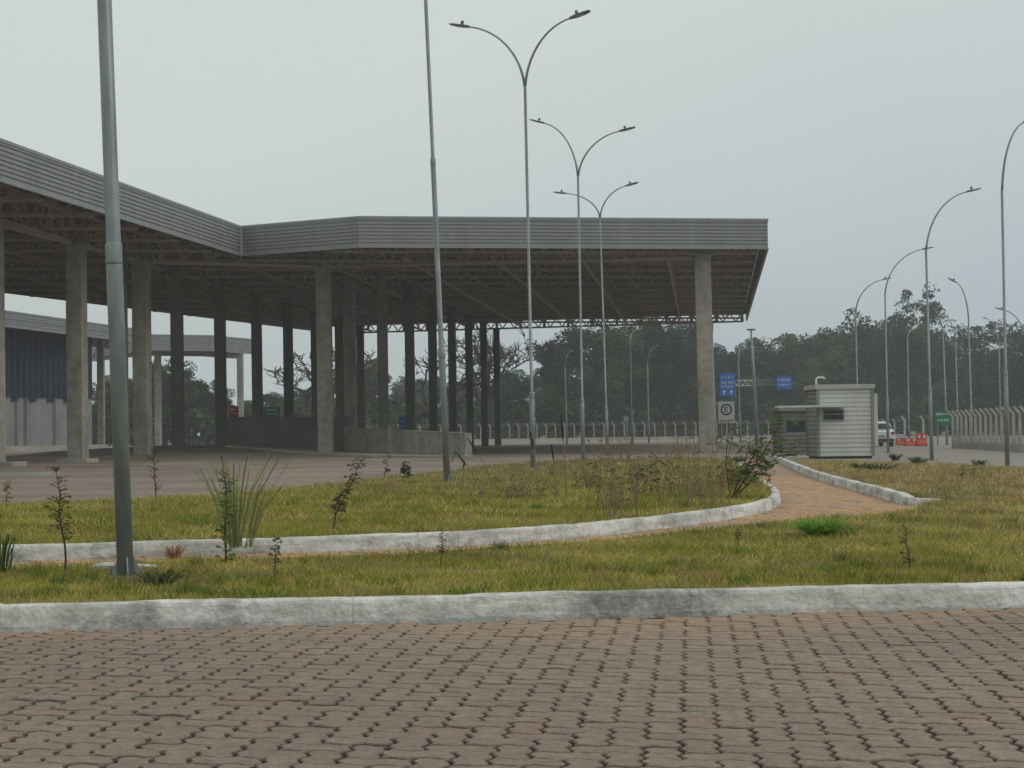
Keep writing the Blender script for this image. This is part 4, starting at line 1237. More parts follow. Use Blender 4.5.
# ------------------------------------------------------------------ trees
def leaf_cloud(centres, radii, n_per, size, col, rg, squash=0.75):
    vs_, tint = [], []
    for c, r, n in zip(centres, radii, n_per):
        d = rg.normal(size=(n, 3)); d /= np.linalg.norm(d, axis=1)[:, None]
        rad = r * rg.uniform(0.25, 1.0, n) ** 0.6
        p = np.array(c)[None] + d * rad[:, None] * np.array([1, 1, squash])[None]
        a = rg.normal(size=(n, 3)); a /= np.linalg.norm(a, axis=1)[:, None]
        b = rg.normal(size=(n, 3)); b -= a * (a * b).sum(1)[:, None]; b /= np.linalg.norm(b, axis=1)[:, None]
        s_ = size * rg.uniform(0.5, 1.4, n)[:, None]
        q = np.stack([p - a * s_ * .5 - b * s_ * .35, p + a * s_ * .5 - b * s_ * .2, p + b * s_ * .6], 1)
        vs_.append(q.reshape(-1, 3))
        cc = np.array(col)[None] * rg.uniform(0.45, 1.65) * rg.uniform(0.75, 1.25, (n, 1))
        tint.append(np.repeat(cc, 3, 0))
    v = np.concatenate(vs_); t = np.concatenate(tint)
    return v, np.arange(len(v)).reshape(-1, 3), t

def tree_proto(seed, kind):
    """a tree 10 units high at the origin: trunk with limbs and a crown of leaf clumps"""
    rr = random.Random(seed); rg = np.random.default_rng(seed)
    tr = MB(); tips = []
    def limb(p, d, L, r, depth):
        pts, rad = [Vector(p)], [r]
        d = Vector(d).normalized()
        for k in range(4):
            wig = .34 if kind == 'bare' else .16
            d = (d + Vector((rr.gauss(0, wig), rr.gauss(0, wig), rr.gauss(0.05, .10)))).normalized()
            pts.append(pts[-1] + d * (L / 4)); rad.append(r * (1 - .16 * (k + 1)))
        tr.tube(pts, rad, 6 if depth < 2 else 4, cap=False)
        if depth == 0 and kind == 'bare' or depth < (4 if kind == 'bare' else 2):
            for k in range(rr.choice((3, 4)) if depth else (8 if kind == 'bare' else 6)):
                t = rr.uniform(.45, 1.0) if depth else rr.uniform(.4, 1.0)
                i = min(3, int(t * 4)); p2 = pts[i].lerp(pts[i + 1], t * 4 - i)
                a = rr.uniform(0, 2 * math.pi)
                sp = 0.9 if kind != 'tall' else 0.75
                nd = (d * .6 + Vector((math.cos(a) * sp, math.sin(a) * sp, rr.uniform(.0, .5))))
                limb(p2, nd, L * rr.uniform(.45, .68), max(.028 if kind == 'bare' else .02, rad[i] * .58), depth + 1)
        if depth >= 1: tips.append((pts[-1], depth)); tips.append((pts[2], depth))
    if kind == 'tall': limb((0, 0, -.1), (0.02, 0, 1), 7.4, .17, 0)
    elif kind == 'bare': limb((0, 0, -.1), (0.05, 0, 1), 4.2, .24, 0)
    else: limb((0, 0, -.1), (0, 0, 1), 5.0, .2, 0)
    out = [('trunk', tr)]
    if kind == 'bare':
        return tr, None
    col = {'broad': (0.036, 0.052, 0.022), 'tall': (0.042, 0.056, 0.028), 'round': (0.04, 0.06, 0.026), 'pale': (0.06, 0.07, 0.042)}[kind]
    cen, rad, cnt = [], [], []
    for p, dp in tips:
        if p.z < 1.8 and rr.random() < .6: continue
        cen.append(tuple(p)); rad.append(rr.uniform(.5, 1.1) if kind != 'tall' else rr.uniform(.45, 1.05)); cnt.append(rr.randint(60, 110) if kind != 'tall' else rr.randint(20, 44))
    if kind in ('broad', 'round'):
        for k in range(26):
            a = rr.uniform(0, 2 * math.pi); q = rr.uniform(.8, 2.6)
            cen.append((math.cos(a) * q, math.sin(a) * q, rr.uniform(0.8, 8.2))); rad.append(rr.uniform(.7, 1.3)); cnt.append(90)
    for k in range(16):                                     # loose sprays round the outline
        p, dp = rr.choice(tips)
        if p.z < 3: continue
        cen.append((p.x * 1.12, p.y * 1.12, p.z + rr.uniform(.2, .8))); rad.append(rr.uniform(.5, .9)); cnt.append(12)
    v, f, t = leaf_cloud(cen, rad, [int(c * 3.0) for c in cnt], 0.20, col, rg)
    return tr, (v, f, t)
PROTO = {}
def proto(kind, seed):
    if (kind, seed) in PROTO: return PROTO[(kind, seed)]
    tr, cr_ = tree_proto(seed, kind)
    me = bpy.data.meshes.new('trunk'); me.from_pydata(tr.v, [], tr.f); me.materials.append(M_BARK); me.update()
    mc_ = None
    zmax = max(p[2] for p in tr.v)
    if cr_:
        o_ = np_mesh('crown', cr_[0], cr_[1], M_LEAFT, cr_[2]); mc_ = o_.data; bpy.data.objects.remove(o_)
        zmax = float(np.percentile(cr_[0][:, 2], 99.5))
    PROTO[(kind, seed)] = (me, mc_, zmax)
    return PROTO[(kind, seed)]
def tree(label, px, top_py, Y, kind, seed, wide=1.0, rz=0.0, group=None, z0=-0.1):
    p = at(px, top_py, Y)
    me, mc_, zmax = proto(kind, seed)
    s_ = (p.z - z0) / zmax
    o_ = thing('tree', label, 'tree', (p.x, Y, z0), group)
    o_.rotation_euler = (0, 0, rz); o_.scale = (s_ * wide, s_ * wide, s_)
    link('trunk', me, o_)
    if mc_: link('crown', mc_, o_)
    return o_
LG = 'trees in the wood behind the far fence'
TL = {'broad': 'dark broad tree in the hazy wood behind the far fence', 'round': 'dark round-crowned tree in the hazy wood behind the far fence', 'tall': 'tall slim tree standing above the hazy wood', 'pale': 'paler hazy tree in the wood beyond the far fence'}
trees = [
    # px, top, Y, kind, seed, wide, where
    (508, 372, 250, 'round', 11, 1.0, 'just right of the rearmost thin columns'), (527, 380, 245, 'broad', 12, 1.1, 'just left of the highest double lamp'), (545, 378, 240, 'round', 13, 1.1, 'just right of the highest double lamp'),
    (566, 333, 250, 'broad', 14, 0.85, 'behind the left arched lamp under the canopy'), (590, 328, 245, 'broad', 12, .85, 'between the two smaller double lamps'), (615, 330, 252, 'round', 11, .85, 'right behind the smallest double lamp'),
    (640, 326, 248, 'broad', 15, .85, 'behind the straight far lamp under the canopy'), (664, 322, 255, 'round', 13, .8, 'just right of the right arched lamp under the canopy'), (684, 328, 246, 'broad', 14, .85, 'just left of the front right column'), (697, 345, 240, 'round', 15, .9, 'directly behind the front right column'),
    (722, 352, 250, 'broad', 12, .9, 'above the left blue direction sign'), (745, 342, 255, 'round', 11, .85, 'right behind the gantry post'), (768, 350, 248, 'broad', 15, .95, 'between the gantry post and the right blue sign'),
    (790, 338, 250, 'round', 13, .9, 'above the right blue direction sign'), (812, 334, 246, 'broad', 14, .9, 'above the awning of the white booth'), (835, 332, 244, 'broad', 12, .9, 'straight above the roof of the white booth'), (858, 336, 248, 'round', 15, .85, 'behind the lamp that rises from the booth roof'),
    (880, 333, 255, 'broad', 11, .9, 'behind the lamp right of the white booth'), (906, 320, 244, 'round', 14, .85, 'below the tallest tufted tree'), (928, 330, 240, 'broad', 13, .9, 'behind the tallest complete single lamp'),
    (948, 338, 246, 'round', 12, .9, 'above the green road sign'), (968, 352, 240, 'broad', 15, 1.0, 'above the far end of the roadside fence'), (985, 368, 236, 'round', 11, 1.1, 'low above the middle of the roadside fence'), (1012, 340, 225, 'broad', 14, 1.0, 'behind the rightmost lamp pole'), (1035, 360, 215, 'round', 13, .9, 'cut by the right picture edge'),
    (556, 392, 232, 'round', 15, 1.2, 'low in front, by the left arched lamp'), (603, 372, 234, 'round', 14, 1.1, 'in front, by the smallest double lamp'), (650, 368, 233, 'broad', 11, 1.1, 'in front, by the right arched lamp'), (705, 380, 231, 'round', 12, 1.2, 'low in front, by the front right column'), (760, 378, 233, 'broad', 13, 1.2, 'in front, by the gantry post'),
    (802, 372, 232, 'round', 15, 1.1, 'in front, above the small grey booth'), (850, 370, 233, 'broad', 14, 1.1, 'in front, just over the white booth'), (896, 372, 231, 'round', 13, 1.1, 'in front, above the parked car'), (938, 384, 230, 'broad', 11, 1.2, 'low in front, behind the green road sign'),
]
TW = {'broad': 'dark broad tree of the wood', 'round': 'dark round tree of the wood'}
for px, tp, Y, kd, sd_, wd, wh in trees:
    tree(TW[kd] + ' ' + wh, px, tp, Y, kd, sd_, wd, random.uniform(0, 6.28), LG)
tree('tallest tree with sparse tufts, rising above the wood right of the white booth', 904, 291, 238, 'tall', 21, .9, 0.6)
tree('sparse pale tree at the right edge above the fence', 1004, 320, 235, 'tall', 22, 1.2, 2.0)
tree('leafless branchy tree top sticking out of the wood above the white booth', 822, 322, 240, 'bare', 31, 1.1, 1.0)
tree('leafless tree seen between two inner columns at the left of the canopy', 288, 340, 190, 'bare', 32, 1.7, 0.3)
tree('leafless tree seen between the inner columns near the middle of the canopy', 396, 326, 195, 'bare', 33, 1.2, 2.2)
tree('leafless twisted tree beside the rearmost columns', 497, 322, 200, 'bare', 34, 0.7, 1.2)
LG2 = 'hazy trees seen between the canopy columns'
for px, tp, Y, kd, sd_, wd, wh in ((108, 378, 240, 'round', 11, 1, 'just left of the nearest lamp pole'), (140, 372, 235, 'broad', 14, 1, 'directly behind the column right of the nearest lamp pole'), (165, 362, 230, 'broad', 15, 1, 'tallest one left of the red sign'), (188, 372, 235, 'round', 13, 1, 'well left of the red sign'), (207, 385, 240, 'round', 12, 1.1, 'between the tallest one and the red sign'), (226, 398, 240, 'broad', 11, 1.2, 'straight behind the red sign'), (262, 396, 250, 'round', 14, 1.1, 'left of the green sign'), (290, 392, 245, 'broad', 13, 1.1, 'at the foot of the leafless tree'), (316, 390, 250, 'round', 15, 1.1, 'behind the pale front column'), (340, 384, 250, 'broad', 12, 1.0, 'just right of the pale front column'), (365, 362, 250, 'broad', 11, .9, 'tall one behind the start of the ramp wall'), (390, 398, 245, 'round', 12, 1.1, 'behind the leafless tree by the ramp wall'), (246, 404, 235, 'round', 15, 1.3, 'low one between red and green signs'), (300, 404, 232, 'broad', 11, 1.3, 'low one above the dark retaining wall'), (350, 402, 236, 'round', 14, 1.3, 'low one where the two walls meet')):
    tree('hazy tree beyond the yard, ' + wh, px, tp, Y, kd, sd_, wd, random.uniform(0, 6.28), LG2)
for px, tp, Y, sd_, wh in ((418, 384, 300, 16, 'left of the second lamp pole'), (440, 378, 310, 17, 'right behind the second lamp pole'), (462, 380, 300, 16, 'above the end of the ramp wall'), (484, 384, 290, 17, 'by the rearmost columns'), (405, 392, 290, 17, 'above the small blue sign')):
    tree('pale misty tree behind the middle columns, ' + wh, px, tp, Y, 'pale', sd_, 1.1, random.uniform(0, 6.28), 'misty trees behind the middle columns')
# low growth that closes the foot of the wood
n = 900
cx_ = rng.uniform(-75, 75, n); cy_ = rng.uniform(226, 236, n) ; cz_ = rng.uniform(0.2, 4.2, n)
v, f, t = leaf_cloud(list(zip(cx_, cy_, cz_)), rng.uniform(.9, 1.7, n), [60] * n, 0.55, (0.035, 0.046, 0.022), rng)
tag(np_mesh('undergrowth', v, f, M_LEAFT, t), kind='stuff')

# ------------------------------------------------------------------ weeds and tall plants
def foliage(mb, m_, col, parent, name='foliage', seed=0):
    rr = np.random.default_rng(seed)
    nn = len(mb.v)
    k = np.repeat(rr.uniform(.7, 1.35, (nn // 4 + 1, 1)), 4, 0)[:nn]
    return obj(name, mb, m_, parent, attr=np.array(col)[None] * k)
def sapling(label, px, py, h, z=0.1, lean=(0.05, 0), leaf=0.075, seed=1, col=(0.045, 0.06, 0.02), dens=1.0, bare=0.25, Y=None, top_tuft=False, group=None, arc=0.0):
    rr = random.Random(seed)
    p = gnd(px, py, z)
    t = thing('weed_plant', label, 'plant', p, group)
    st = MB(); lf = MB()
    pts = [p - Vector((0, 0, .03))]
    n = 8
    for k in range(1, n + 1):
        u = k / n
        pts.append(p + Vector((lean[0] * h * u + rr.gauss(0, .012) * h + arc * u * u * h, lean[1] * h * u, h * u)))
    st.tube(pts, [0.009 * (h / .6) ** .5 * (1 - .75 * i / n) for i in range(n + 1)], 5)
    leaf = leaf * .78
    for k in range(int(62 * dens * max(.5, h))):
        u = rr.uniform(bare, 1.0); i = min(n - 1, int(u * n)); q = pts[i].lerp(pts[i + 1], u * n - i)
        a = rr.uniform(0, 6.283); ln = leaf * rr.uniform(.7, 1.5) * (1.15 - .5 * u)
        tw = rr.uniform(0.0, 0.10) * h
        q2 = q + Vector((math.cos(a) * tw, math.sin(a) * tw, tw * .6))
        if tw > 0.02: st.tube([q, q2], 0.003, 3)
        for c in range(3):
            b = a + rr.uniform(-.9, .9)
            lf.leaf(q2, (math.cos(b), math.sin(b), rr.uniform(-.1, .7)), ln, ln * .34, rr.uniform(.1, .5))
    if top_tuft:
        for c in range(14):
            b = rr.uniform(0, 6.283); lf.leaf(pts[-1], (math.cos(b), math.sin(b), rr.uniform(.2, 1.4)), leaf * 1.1, leaf * .35, .1)
    obj('stem', st, M_STEM, t)
    foliage(lf, M_PLANT, tuple(c * 2.3 for c in col), t, seed=seed)
    return t
sapling('tall dark sapling in the front lawn left of the nearest lamp pole', 65, 572, 0.80, z=0.04, lean=(-.06, 0), seed=1, dens=1.3, bare=.3, leaf=.06, top_tuft=True, col=(.065, .085, .025))
sapling('small tan-topped weed at the left edge, on the island', 6, 510, 0.42, z=.12, seed=2, col=(.10, .085, .04), lean=(0.05, 0), dens=.8)
sapling('slender dark weed on the island just right of the nearest lamp pole', 156, 500, 0.95, z=.12, lean=(-.05, 0), seed=3, bare=.1, leaf=.05, dens=1.0, col=(.05, .045, .025))
sapling('leafy green sapling inside the tall grass clump on the front lawn', 226, 565, 0.74, z=.04, lean=(-.01, 0), seed=4, bare=.05, leaf=.06, dens=2.0, col=(.07, .105, .028), top_tuft=True)
sapling('short dark sapling with a green tuft at its tip, in the front lawn', 275, 577, 0.27, z=.06, seed=5, bare=.35, leaf=.045, dens=1.2, top_tuft=True, col=(.06, .07, .03))
sapling('leaning feathery weed on the island left of the second lamp pole', 331, 532, 0.72, z=.13, lean=(.34, 0), arc=.12, seed=6, bare=.25, leaf=.075, dens=1.6, col=(.05, .06, .03))
sapling('wispy weed on the island behind the leaning feathery one', 383, 482, 0.55, z=.12, lean=(.25, 0), seed=7, bare=.3, leaf=.09, dens=.8, col=(.05, .055, .03))
sapling('small dense dark bush on the island beside the second lamp pole', 405, 480, 0.36, z=.12, seed=8, bare=0, leaf=.15, dens=1.3, col=(.045, .06, .022))
sapling('thin short weed with a reddish stem in front of the island kerb', 441, 567, 0.28, z=.04, seed=9, bare=.3, leaf=.035, dens=1.0, top_tuft=True, col=(.07, .055, .03))
sapling('lone dry weed in the front lawn below the footpath', 738, 545, 0.15, z=.035, seed=10, leaf=.03, dens=1.2, col=(.07, .05, .03))
sapling('wispy dry weed at the right in the front lawn', 911, 573, 0.35, z=.035, seed=11, bare=.2, leaf=.05, dens=.9, col=(.10, .075, .04), lean=(-.12, 0))
sapling('small dark weed on the right lawn below the green sign', 962, 483, 0.33, z=0, seed=12, leaf=.06, dens=.8, col=(.05, .04, .025))
sapling('small dark weed on the right lawn, left of the other dark weed', 974, 480, 0.42, z=0, seed=13, leaf=.06, dens=.8, col=(.05, .04, .025))
# reddish dead tuft against the island kerb
def blades(label, px, py, z, n, h, spread, width, col, name='grass_clump', seed=1, cat='plant', arch=0.5, group=None, depth_spread=None):
    rr = random.Random(seed)
    p = gnd(px, py, z)
    t = MB()
    for k in range(n):
        a = rr.uniform(0, 6.283); b0 = p + Vector((math.cos(a) * spread * .3 * rr.random(), math.sin(a) * spread * .3 * rr.random(), -.02))
        L = h * rr.uniform(.55, 1.1); out = spread * rr.uniform(.2, 1.0)
        d = Vector((math.cos(a), math.sin(a), 0)); sd2 = Vector((-d.y, d.x, 0)) * width * .5
        m1 = b0 + d * out * .3 + Vector((0, 0, L * .55)); m2 = b0 + d * out * .75 + Vector((0, 0, L * .92)); tp_ = b0 + d * out * (1 + arch) + Vector((0, 0, L * (1 - arch * rr.uniform(0, .7))))
        if rr.random() < .5: sd2 = Vector((width * .5, 0, 0))
        t.add([b0 - sd2, b0 + sd2, m1 + sd2, m1 - sd2, m2 + sd2 * .7, m2 - sd2 * .7, tp_], [(0, 1, 2, 3), (3, 2, 4, 5), (5, 4, 6)])
    rg = np.random.default_rng(seed)
    kk = np.repeat(rg.uniform(.6, 1.4, (n, 1)), 7, 0)
    cc = np.array(col)[None] * kk
    return tag(obj(name, t, M_PLANT, attr=cc, origin=p), label, cat, group)
blades('tall pale arching grass clump on the front lawn right of the nearest pole', 236, 545, .13, 44, .84, .55, .013, (.20, .235, .085), seed=3, arch=.5)
blades('bright green grass clump at the left edge of the front lawn', 2, 570, .05, 26, .32, .22, .012, (.07, .105, .025), seed=4)
blades('reddish dead tuft growing against the island kerb', 174, 560, .0, 130, .15, .13, .004, (.30, .14, .07), seed=5, arch=.5)
blades('bright green grass tuft in front of the footpath', 820, 537, .03, 700, .20, .33, .008, (.21, .38, .05), seed=6, arch=.45, name='grass_tuft')
blades('broad-bladed low weed in the front lawn right of the nearest pole', 160, 588, .06, 60, .16, .24, .012, (.06, .08, .025), seed=12, arch=.6, name='grass_tuft')
for i, (px, py, n_, h_, s2, lab) in enumerate(((862, 470, 90, .22, .5, 'small green tuft on the right lawn close below the white booth'), (880, 471, 90, .22, .7, 'long low green tuft right of the one below the booth'), (918, 464, 80, .25, .5, 'dark green tuft at the foot of the lamp beside the green sign'), (895, 460, 70, .25, .4, 'dark green tuft between the booth and the red barriers'), (980, 466, 60, .2, .35, 'little green tuft near the verge of the road at the right'))):
    blades(lab, px, py, -.03, n_, h_, s2, .022, (.055, .08, .025), seed=20 + i, name='grass_tuft')
# dry seed-headed reeds and dry weeds on the island
def reed(label, px, py, h, seed, lean, head=True, group='dark seed-headed reeds on the island'):
    rr = random.Random(seed); p = gnd(px, py, .12)
    t = thing('reed', label, 'plant', p, group)
    pts = [p - Vector((0, 0, .02))] + [p + Vector((lean * h * (k / 6) ** 1.6, 0, h * (k / 6) * (1 - .12 * abs(lean) * k / 6))) for k in range(1, 7)]
    st = MB(); st.tube(pts, [.014 - .0012 * i for i in range(7)], 5); obj('stem', st, M_DRY, t)
    e0, e1 = pts[-3], pts[-1]
    if abs(lean) > .3: e1 = pts[-1] + Vector((lean * .12, 0, -.16))
    hd = MB(); hd.tube([e0, e0.lerp(pts[-1], .5), pts[-1], e1 + Vector((0, 0, .01))], [.006, .015, .013, .004], 7); obj('seed_head', hd, M_BLACK, t)
for i, (px, py, h, ln, lab) in enumerate(((538.5, 493, .98, -.12, 'tallest dark reed beside the highest double lamp'), (557, 499, .80, -.09, 'shorter dark reed right of the tallest one'), (566.5, 501, 1.22, -.05, 'rightmost dark reed of the group by the double lamp'), (494, 496, .95, -.42, 'drooping reed right of the second lamp pole'), (482, 500, .75, -.5, 'lowest drooping reed nearest the second lamp pole'), (463, 490, .5, .05, 'short dark reed just right of the second lamp pole'))):
    reed(lab, px, py, h, i, ln)
def dry_weed(label, px, py, h, w, n, seed, col=(.20, .14, .075), z=.12, leaf=.07, green=None, group='dry weed clumps on the island'):
    rr = random.Random(seed); p = gnd(px, py, z)
    t = thing('dry_weed', label, 'plant', p, group)
    st = MB(); lf = MB()
    for k in range(n):
        a = rr.uniform(0, 6.283); q = p + Vector((rr.gauss(0, w * .3), rr.gauss(0, w * .3), -.02)); hh = h * rr.uniform(.45, 1.05)
        d = Vector((math.cos(a) * .25, math.sin(a) * .25, 1))
        pts = [q, q + d * hh * .5, q + d * hh + Vector((rr.gauss(0, .05), 0, 0))]
        st = MB(); st.tube(pts, [.008, .006, .003], 4); obj('stem', st, M_DRY, t)
        for c in range(9):
            u = rr.uniform(.25, 1); qq = pts[0].lerp(pts[2], u); b = rr.uniform(0, 6.283)
            L = leaf * rr.uniform(.6, 1.4)
            lf.leaf(qq, (math.cos(b), math.sin(b), rr.uniform(-.3, .8)), L, L * .38, rr.uniform(0, .6))
    foliage(lf, M_PLANT, tuple(c * 1.3 for c in (green or col)), t, 'dry_leaves', seed)
DW = [(615, 520, .95, .5, 16, 'largest tan dry weed clump in the middle of the island, near its kerb', None), (640, 497, .6, .7, 22, 'green broad-leaved weed clump right of the largest tan clump', (.055, .08, .028)), (688, 508, .95, .7, 16, 'tall reddish dry weed clump near the right end of the island', None),
      (705, 500, 1.1, .5, 8, 'tallest thin dry weed clump in front of the right canopy column', None), (520, 500, .4, .9, 26, 'low dark dry weeds between the reeds', None), (592, 490, .5, .6, 18, 'low dry weeds behind the reeds', None), (655, 478, .6, .9, 20, 'green weeds on the far part of the island', (.05, .075, .025)), (725, 492, .6, .6, 18, 'low dry weeds next to the bushy weed', None), (560, 478, .6, .9, 16, 'dry stems on the island between the first two double lamps', None), (625, 462, .9, 1.6, 22, 'bright green scrub around the foot of the farthest double lamp', (.06, .09, .025)), (752, 486, .5, .5, 16, 'pinkish dry weeds at the island tip', (.14, .08, .05))]
for i, (px, py, h, w, n_, lab, gr) in enumerate(DW): dry_weed(lab, px, py, h, w, n_, 40 + i, green=gr)
# bushy weed hanging over the footpath
def bush(label, px, py, h, seed, lean, n=7, col=(.032, .045, .018), z=.12):
    rr = random.Random(seed); p = gnd(px, py, z)
    t = thing('bushy_weed', label, 'plant', p); st = MB(); lf = MB()
    for k in range(n):
        st = MB()
        a = rr.uniform(0, 6.283); d = Vector((lean + rr.gauss(0, .38), rr.gauss(0, .28), 1)).normalized(); L = h * rr.uniform(.6, 1.1)
        pts = [p]; 
        for s_ in range(5):
            d = (d + Vector((rr.gauss(0.03, .08), rr.gauss(0, .08), .04))).normalized(); pts.append(pts[-1] + d * L / 5)
        st.tube(pts, [.008, .007, .006, .005, .004, .003], 5)
        for c in range(19):
            u = rr.uniform(.25, 1) * 5; i = min(4, int(u)); q = pts[i].lerp(pts[i + 1], u - i); b = rr.uniform(0, 6.283)
            q2 = q + Vector((math.cos(b), math.sin(b), .35)) * rr.uniform(.03, .22); st.tube([q, q2], .003, 3)
            for e in range(4):
                bb = b + rr.uniform(-1.1, 1.1); Ln = rr.uniform(.05, .12); lf.leaf(q2, (math.cos(bb), math.sin(bb), rr.uniform(-.2, .5)), Ln, Ln * .4, rr.uniform(.1, .5))
        obj('stem', st, M_STEM, t)
    foliage(lf, M_PLANT, col, t, seed=seed)
bush('leafy bush at the island tip leaning right towards the brick footpath', 731, 500, 1.3, 9, .75, 9, col=(.16, .23, .07))
# rubble by the nearest lamp
for i, (dx_, dy_, s_, lab) in enumerate(((-0.14, -.06, .09, 'largest pale rubble slab left of the foot of the nearest pole'), (.13, -.03, .06, 'pale rubble piece right of the foot of the nearest pole'), (.20, -.06, .05, 'tan rubble piece farthest right of the nearest pole'), (-.20, .05, .05, 'small rubble piece farthest left of the nearest pole'))):
    p = gnd(125, 568, .05) + Vector((dx_, dy_, 0)); mb = MB()
    rr = random.Random(i); vv = []
    for z, k in ((-.02, 1), (.3, 1.05), (.55, .7)):
        for q in range(7):
            a = q / 7 * 6.283; r_ = s_ * k * rr.uniform(.75, 1.2); vv.append((p.x + math.cos(a) * r_ * 1.2, p.y + math.sin(a) * r_, p.z + z * s_ + rr.gauss(0, .004)))
    mb.add(vv, [tuple(range(6, -1, -1)), tuple(range(14, 21))] + [(l_ * 7 + q, l_ * 7 + (q + 1) % 7, l_ * 7 + 7 + (q + 1) % 7, l_ * 7 + 7 + q) for l_ in (0, 1) for q in range(7)])
    tag(obj('rubble', mb, M_STONE, origin=p), lab, 'rubble', 'rubble at the foot of the nearest lamp')

# ------------------------------------------------------------------ grass blades
def scatter(poly, zf, d_near, ref, limit, cols, hscale=1.0, hmax=2.6):
    """blades whose density falls and whose size grows with distance from the road"""
    xs = np.array([p[0] for p in poly]); ys = np.array([p[1] for p in poly])
    out = []
    y = ys.min()
    yend = min(ys.max(), limit)
    while y < yend:
        dy = max(0.25, y * .03)
        half = y * 0.36 + 1.6
        dens = ref * (12.0 / max(y, 8)) ** 1.85
        n = int(dens * dy * half * 2)
        X = rng.uniform(-half, half, n); Y = rng.uniform(y, y + dy, n)
        ok = in_poly(X, Y, poly)
        out.append(np.stack([X[ok], Y[ok]], 1)); y += dy
    P_ = np.concatenate(out)
    X, Y = P_[:, 0], P_[:, 1]
    n = len(X)
    fine = np.sin(X * 9.1 + 2.0 * np.sin(Y * 3.7)) * np.sin(Y * 5.3 + 1.4 * np.sin(X * 4.1))
    patch = .45 * fine + np.sin(X * 1.3 + 1.7 * np.sin(Y * .9)) * np.sin(Y * 1.05 + X * .35) * .5 + .35 * np.sin(X * 3.1 + Y * 2.2) + .3 * np.sin(X * .31 - Y * .2)
    sc = np.clip((Y / 12.0), .9, 4.5)
    H = (0.022 + 0.045 * rng.random(n) ** 2.4) * hscale * np.minimum(sc ** .55, hmax) * (1 + .30 * patch)
    H *= np.where(rng.random(n) < .012, 1.9, 1.0)
    Wd = 0.0034 * sc ** 1.0
    a = rng.uniform(0, 6.283, n); bend = rng.uniform(.2, 1.9, n) * H
    Z = zf(X, Y) + bumps(X, Y) - 0.006
    s_ = np.stack([np.cos(a), np.sin(a)], 1) * Wd[:, None]
    b = rng.uniform(0, 6.283, n)
    tip = np.stack([X + np.cos(b) * bend, Y + np.sin(b) * bend, Z + H], 1)
    v = np.stack([np.stack([X - s_[:, 0], Y - s_[:, 1], Z], 1), np.stack([X + s_[:, 0], Y + s_[:, 1], Z], 1), tip], 1).reshape(-1, 3)
    w = np.clip(.5 + .45 * patch + rng.normal(0, .22, n), 0, 1)[:, None]
    c = np.array(cols[0])[None] * w + np.array(cols[1])[None] * (1 - w)
    dry = (rng.random(n) < np.clip(.16 + .26 * np.sin(X * 2.3 + Y * 1.1) * np.sin(Y * 1.9 - X * .7 + 1), .05, .5))[:, None]
    c = np.where(dry, np.array(cols[2])[None], c) * rng.uniform(.55, 1.4, (n, 1))
    return v, np.repeat(c, 3, 0)
gv, gc = [], []
G_A, G_B, G_D = (.21, .25, .034), (.47, .41, .085), (.62, .465, .205)
LAWN_G = [kerb_back(K1, 1, 0.085)[0]] + LAWN[1:-1] + [kerb_back(K1, 1, 0.085)[1]]
v, c = scatter(LAWN_G, lawn_z, 10, 2500, 62, (G_A, G_B, G_D))
drier = np.clip((v[:, 1] - 15.5) / 12, 0, 1)[:, None] * .85
c = c * (1 - drier) + c.mean(1, keepdims=True) * np.array([1.62, 1.26, .62])[None] * drier
gv.append(v); gc.append(c)
v2, c2 = scatter(ISL, isl_z, 15, 2300, 82, (G_A, G_B, G_D), hscale=1.0, hmax=1.8)
dr2 = np.clip((v2[:, 1] - 22) / 18, 0, 1)[:, None] * .6
c2 = c2 * (1 - dr2) + c2.mean(1, keepdims=True) * np.array([1.35, 1.12, .55])[None] * dr2 * .85
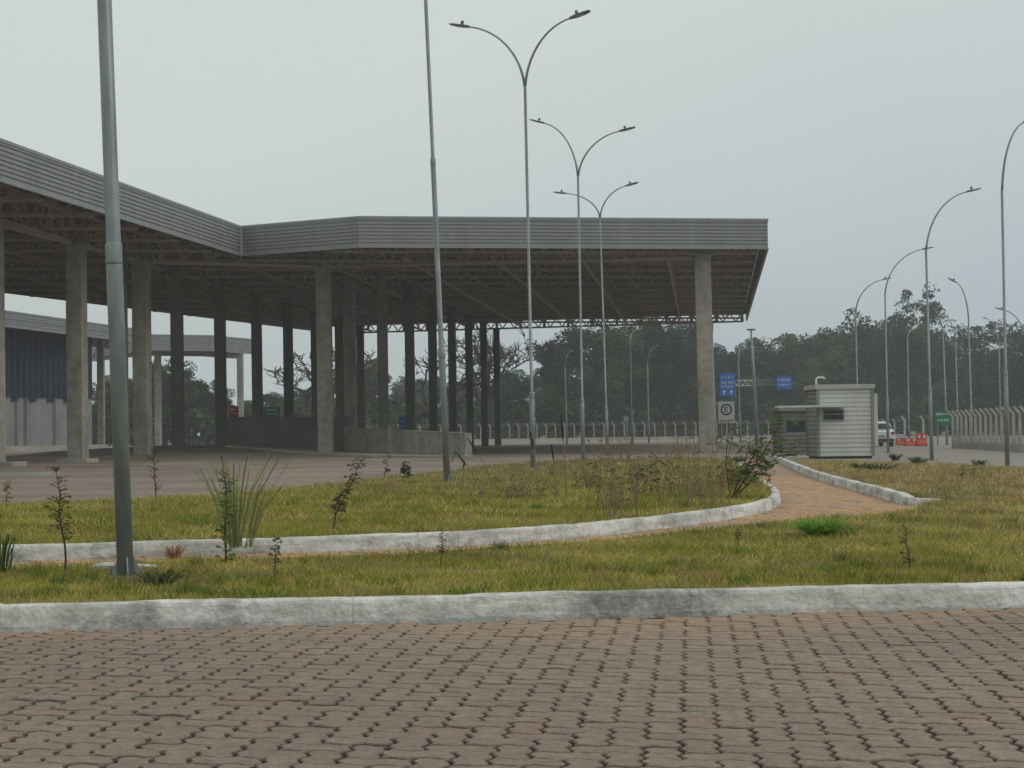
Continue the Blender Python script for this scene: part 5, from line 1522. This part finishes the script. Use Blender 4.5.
# greener, taller tufts among the blades
tv, tcq = [], []
for k in range(420):
    y0 = rng.uniform(10.3, 34) if k > 150 else rng.uniform(10.6, 15); x0 = rng.uniform(-.36, .36) * (y0 + 2)
    poly, zf = (LAWN, lawn_z) if bool(in_poly(np.array([x0]), np.array([y0]), LAWN)[0]) else (ISL, isl_z)
    if not bool(in_poly(np.array([x0]), np.array([y0]), poly)[0]): continue
    m_ = int(rng.integers(25, 70)); r_ = rng.uniform(.03, .13); sc_ = max(1, y0 / 14)
    X = x0 + rng.normal(0, r_, m_); Y = y0 + rng.normal(0, r_, m_)
    ok = in_poly(X, Y, poly); X, Y = X[ok], Y[ok]; m_ = len(X)
    if m_ == 0: continue
    Z = zf(X, Y) + bumps(X, Y); H = rng.uniform(.04, .10, m_) * sc_ ** .4; a = rng.uniform(0, 6.283, m_); b = rng.uniform(0, 6.283, m_); w_ = .004 * sc_
    q = np.stack([np.stack([X - np.cos(a) * w_, Y - np.sin(a) * w_, Z], 1), np.stack([X + np.cos(a) * w_, Y + np.sin(a) * w_, Z], 1), np.stack([X + np.cos(b) * H * .6, Y + np.sin(b) * H * .6, Z + H], 1)], 1)
    tv.append(q.reshape(-1, 3))
    col_ = np.array((.12, .19, .03)) if rng.random() < .72 else np.array((.36, .25, .12))
    tcq.append(np.repeat(col_[None] * rng.uniform(.6, 1.35, (m_, 1)), 3, 0))
v = np.concatenate([v] + tv); c = np.concatenate([c] + tcq)
tag(np_mesh('grass', v, np.arange(len(v)).reshape(-1, 3), M_GRASS, c), kind='stuff')
tag(np_mesh('island_grass', v2, np.arange(len(v2)).reshape(-1, 3), M_GRASS, c2), kind='stuff')

# ------------------------------------------------------------------ misty air
hz = MB(); hz.add([(-420, -60, -1.3), (420, -60, -1.3), (420, 420, -1.3), (-420, 420, -1.3), (-420, -60, 30), (420, -60, 30), (420, 420, 30), (-420, 420, 30)],
                  [(3, 2, 1, 0), (4, 5, 6, 7), (0, 1, 5, 4), (1, 2, 6, 5), (2, 3, 7, 6), (3, 0, 4, 7)])
M_HAZE = bpy.data.materials.new('mist'); M_HAZE.use_nodes = True
hn = M_HAZE.node_tree.nodes; hl = M_HAZE.node_tree.links
hn.remove(hn['Principled BSDF'])
pv = hn.new('ShaderNodeVolumePrincipled'); pv.inputs['Color'].default_value = (0.93, 0.96, 0.98, 1); pv.inputs['Density'].default_value = 0.0009; pv.inputs['Anisotropy'].default_value = 0.2
hl.new(pv.outputs[0], hn['Material Output'].inputs['Volume'])
tag(obj('haze', hz, M_HAZE), kind='stuff')
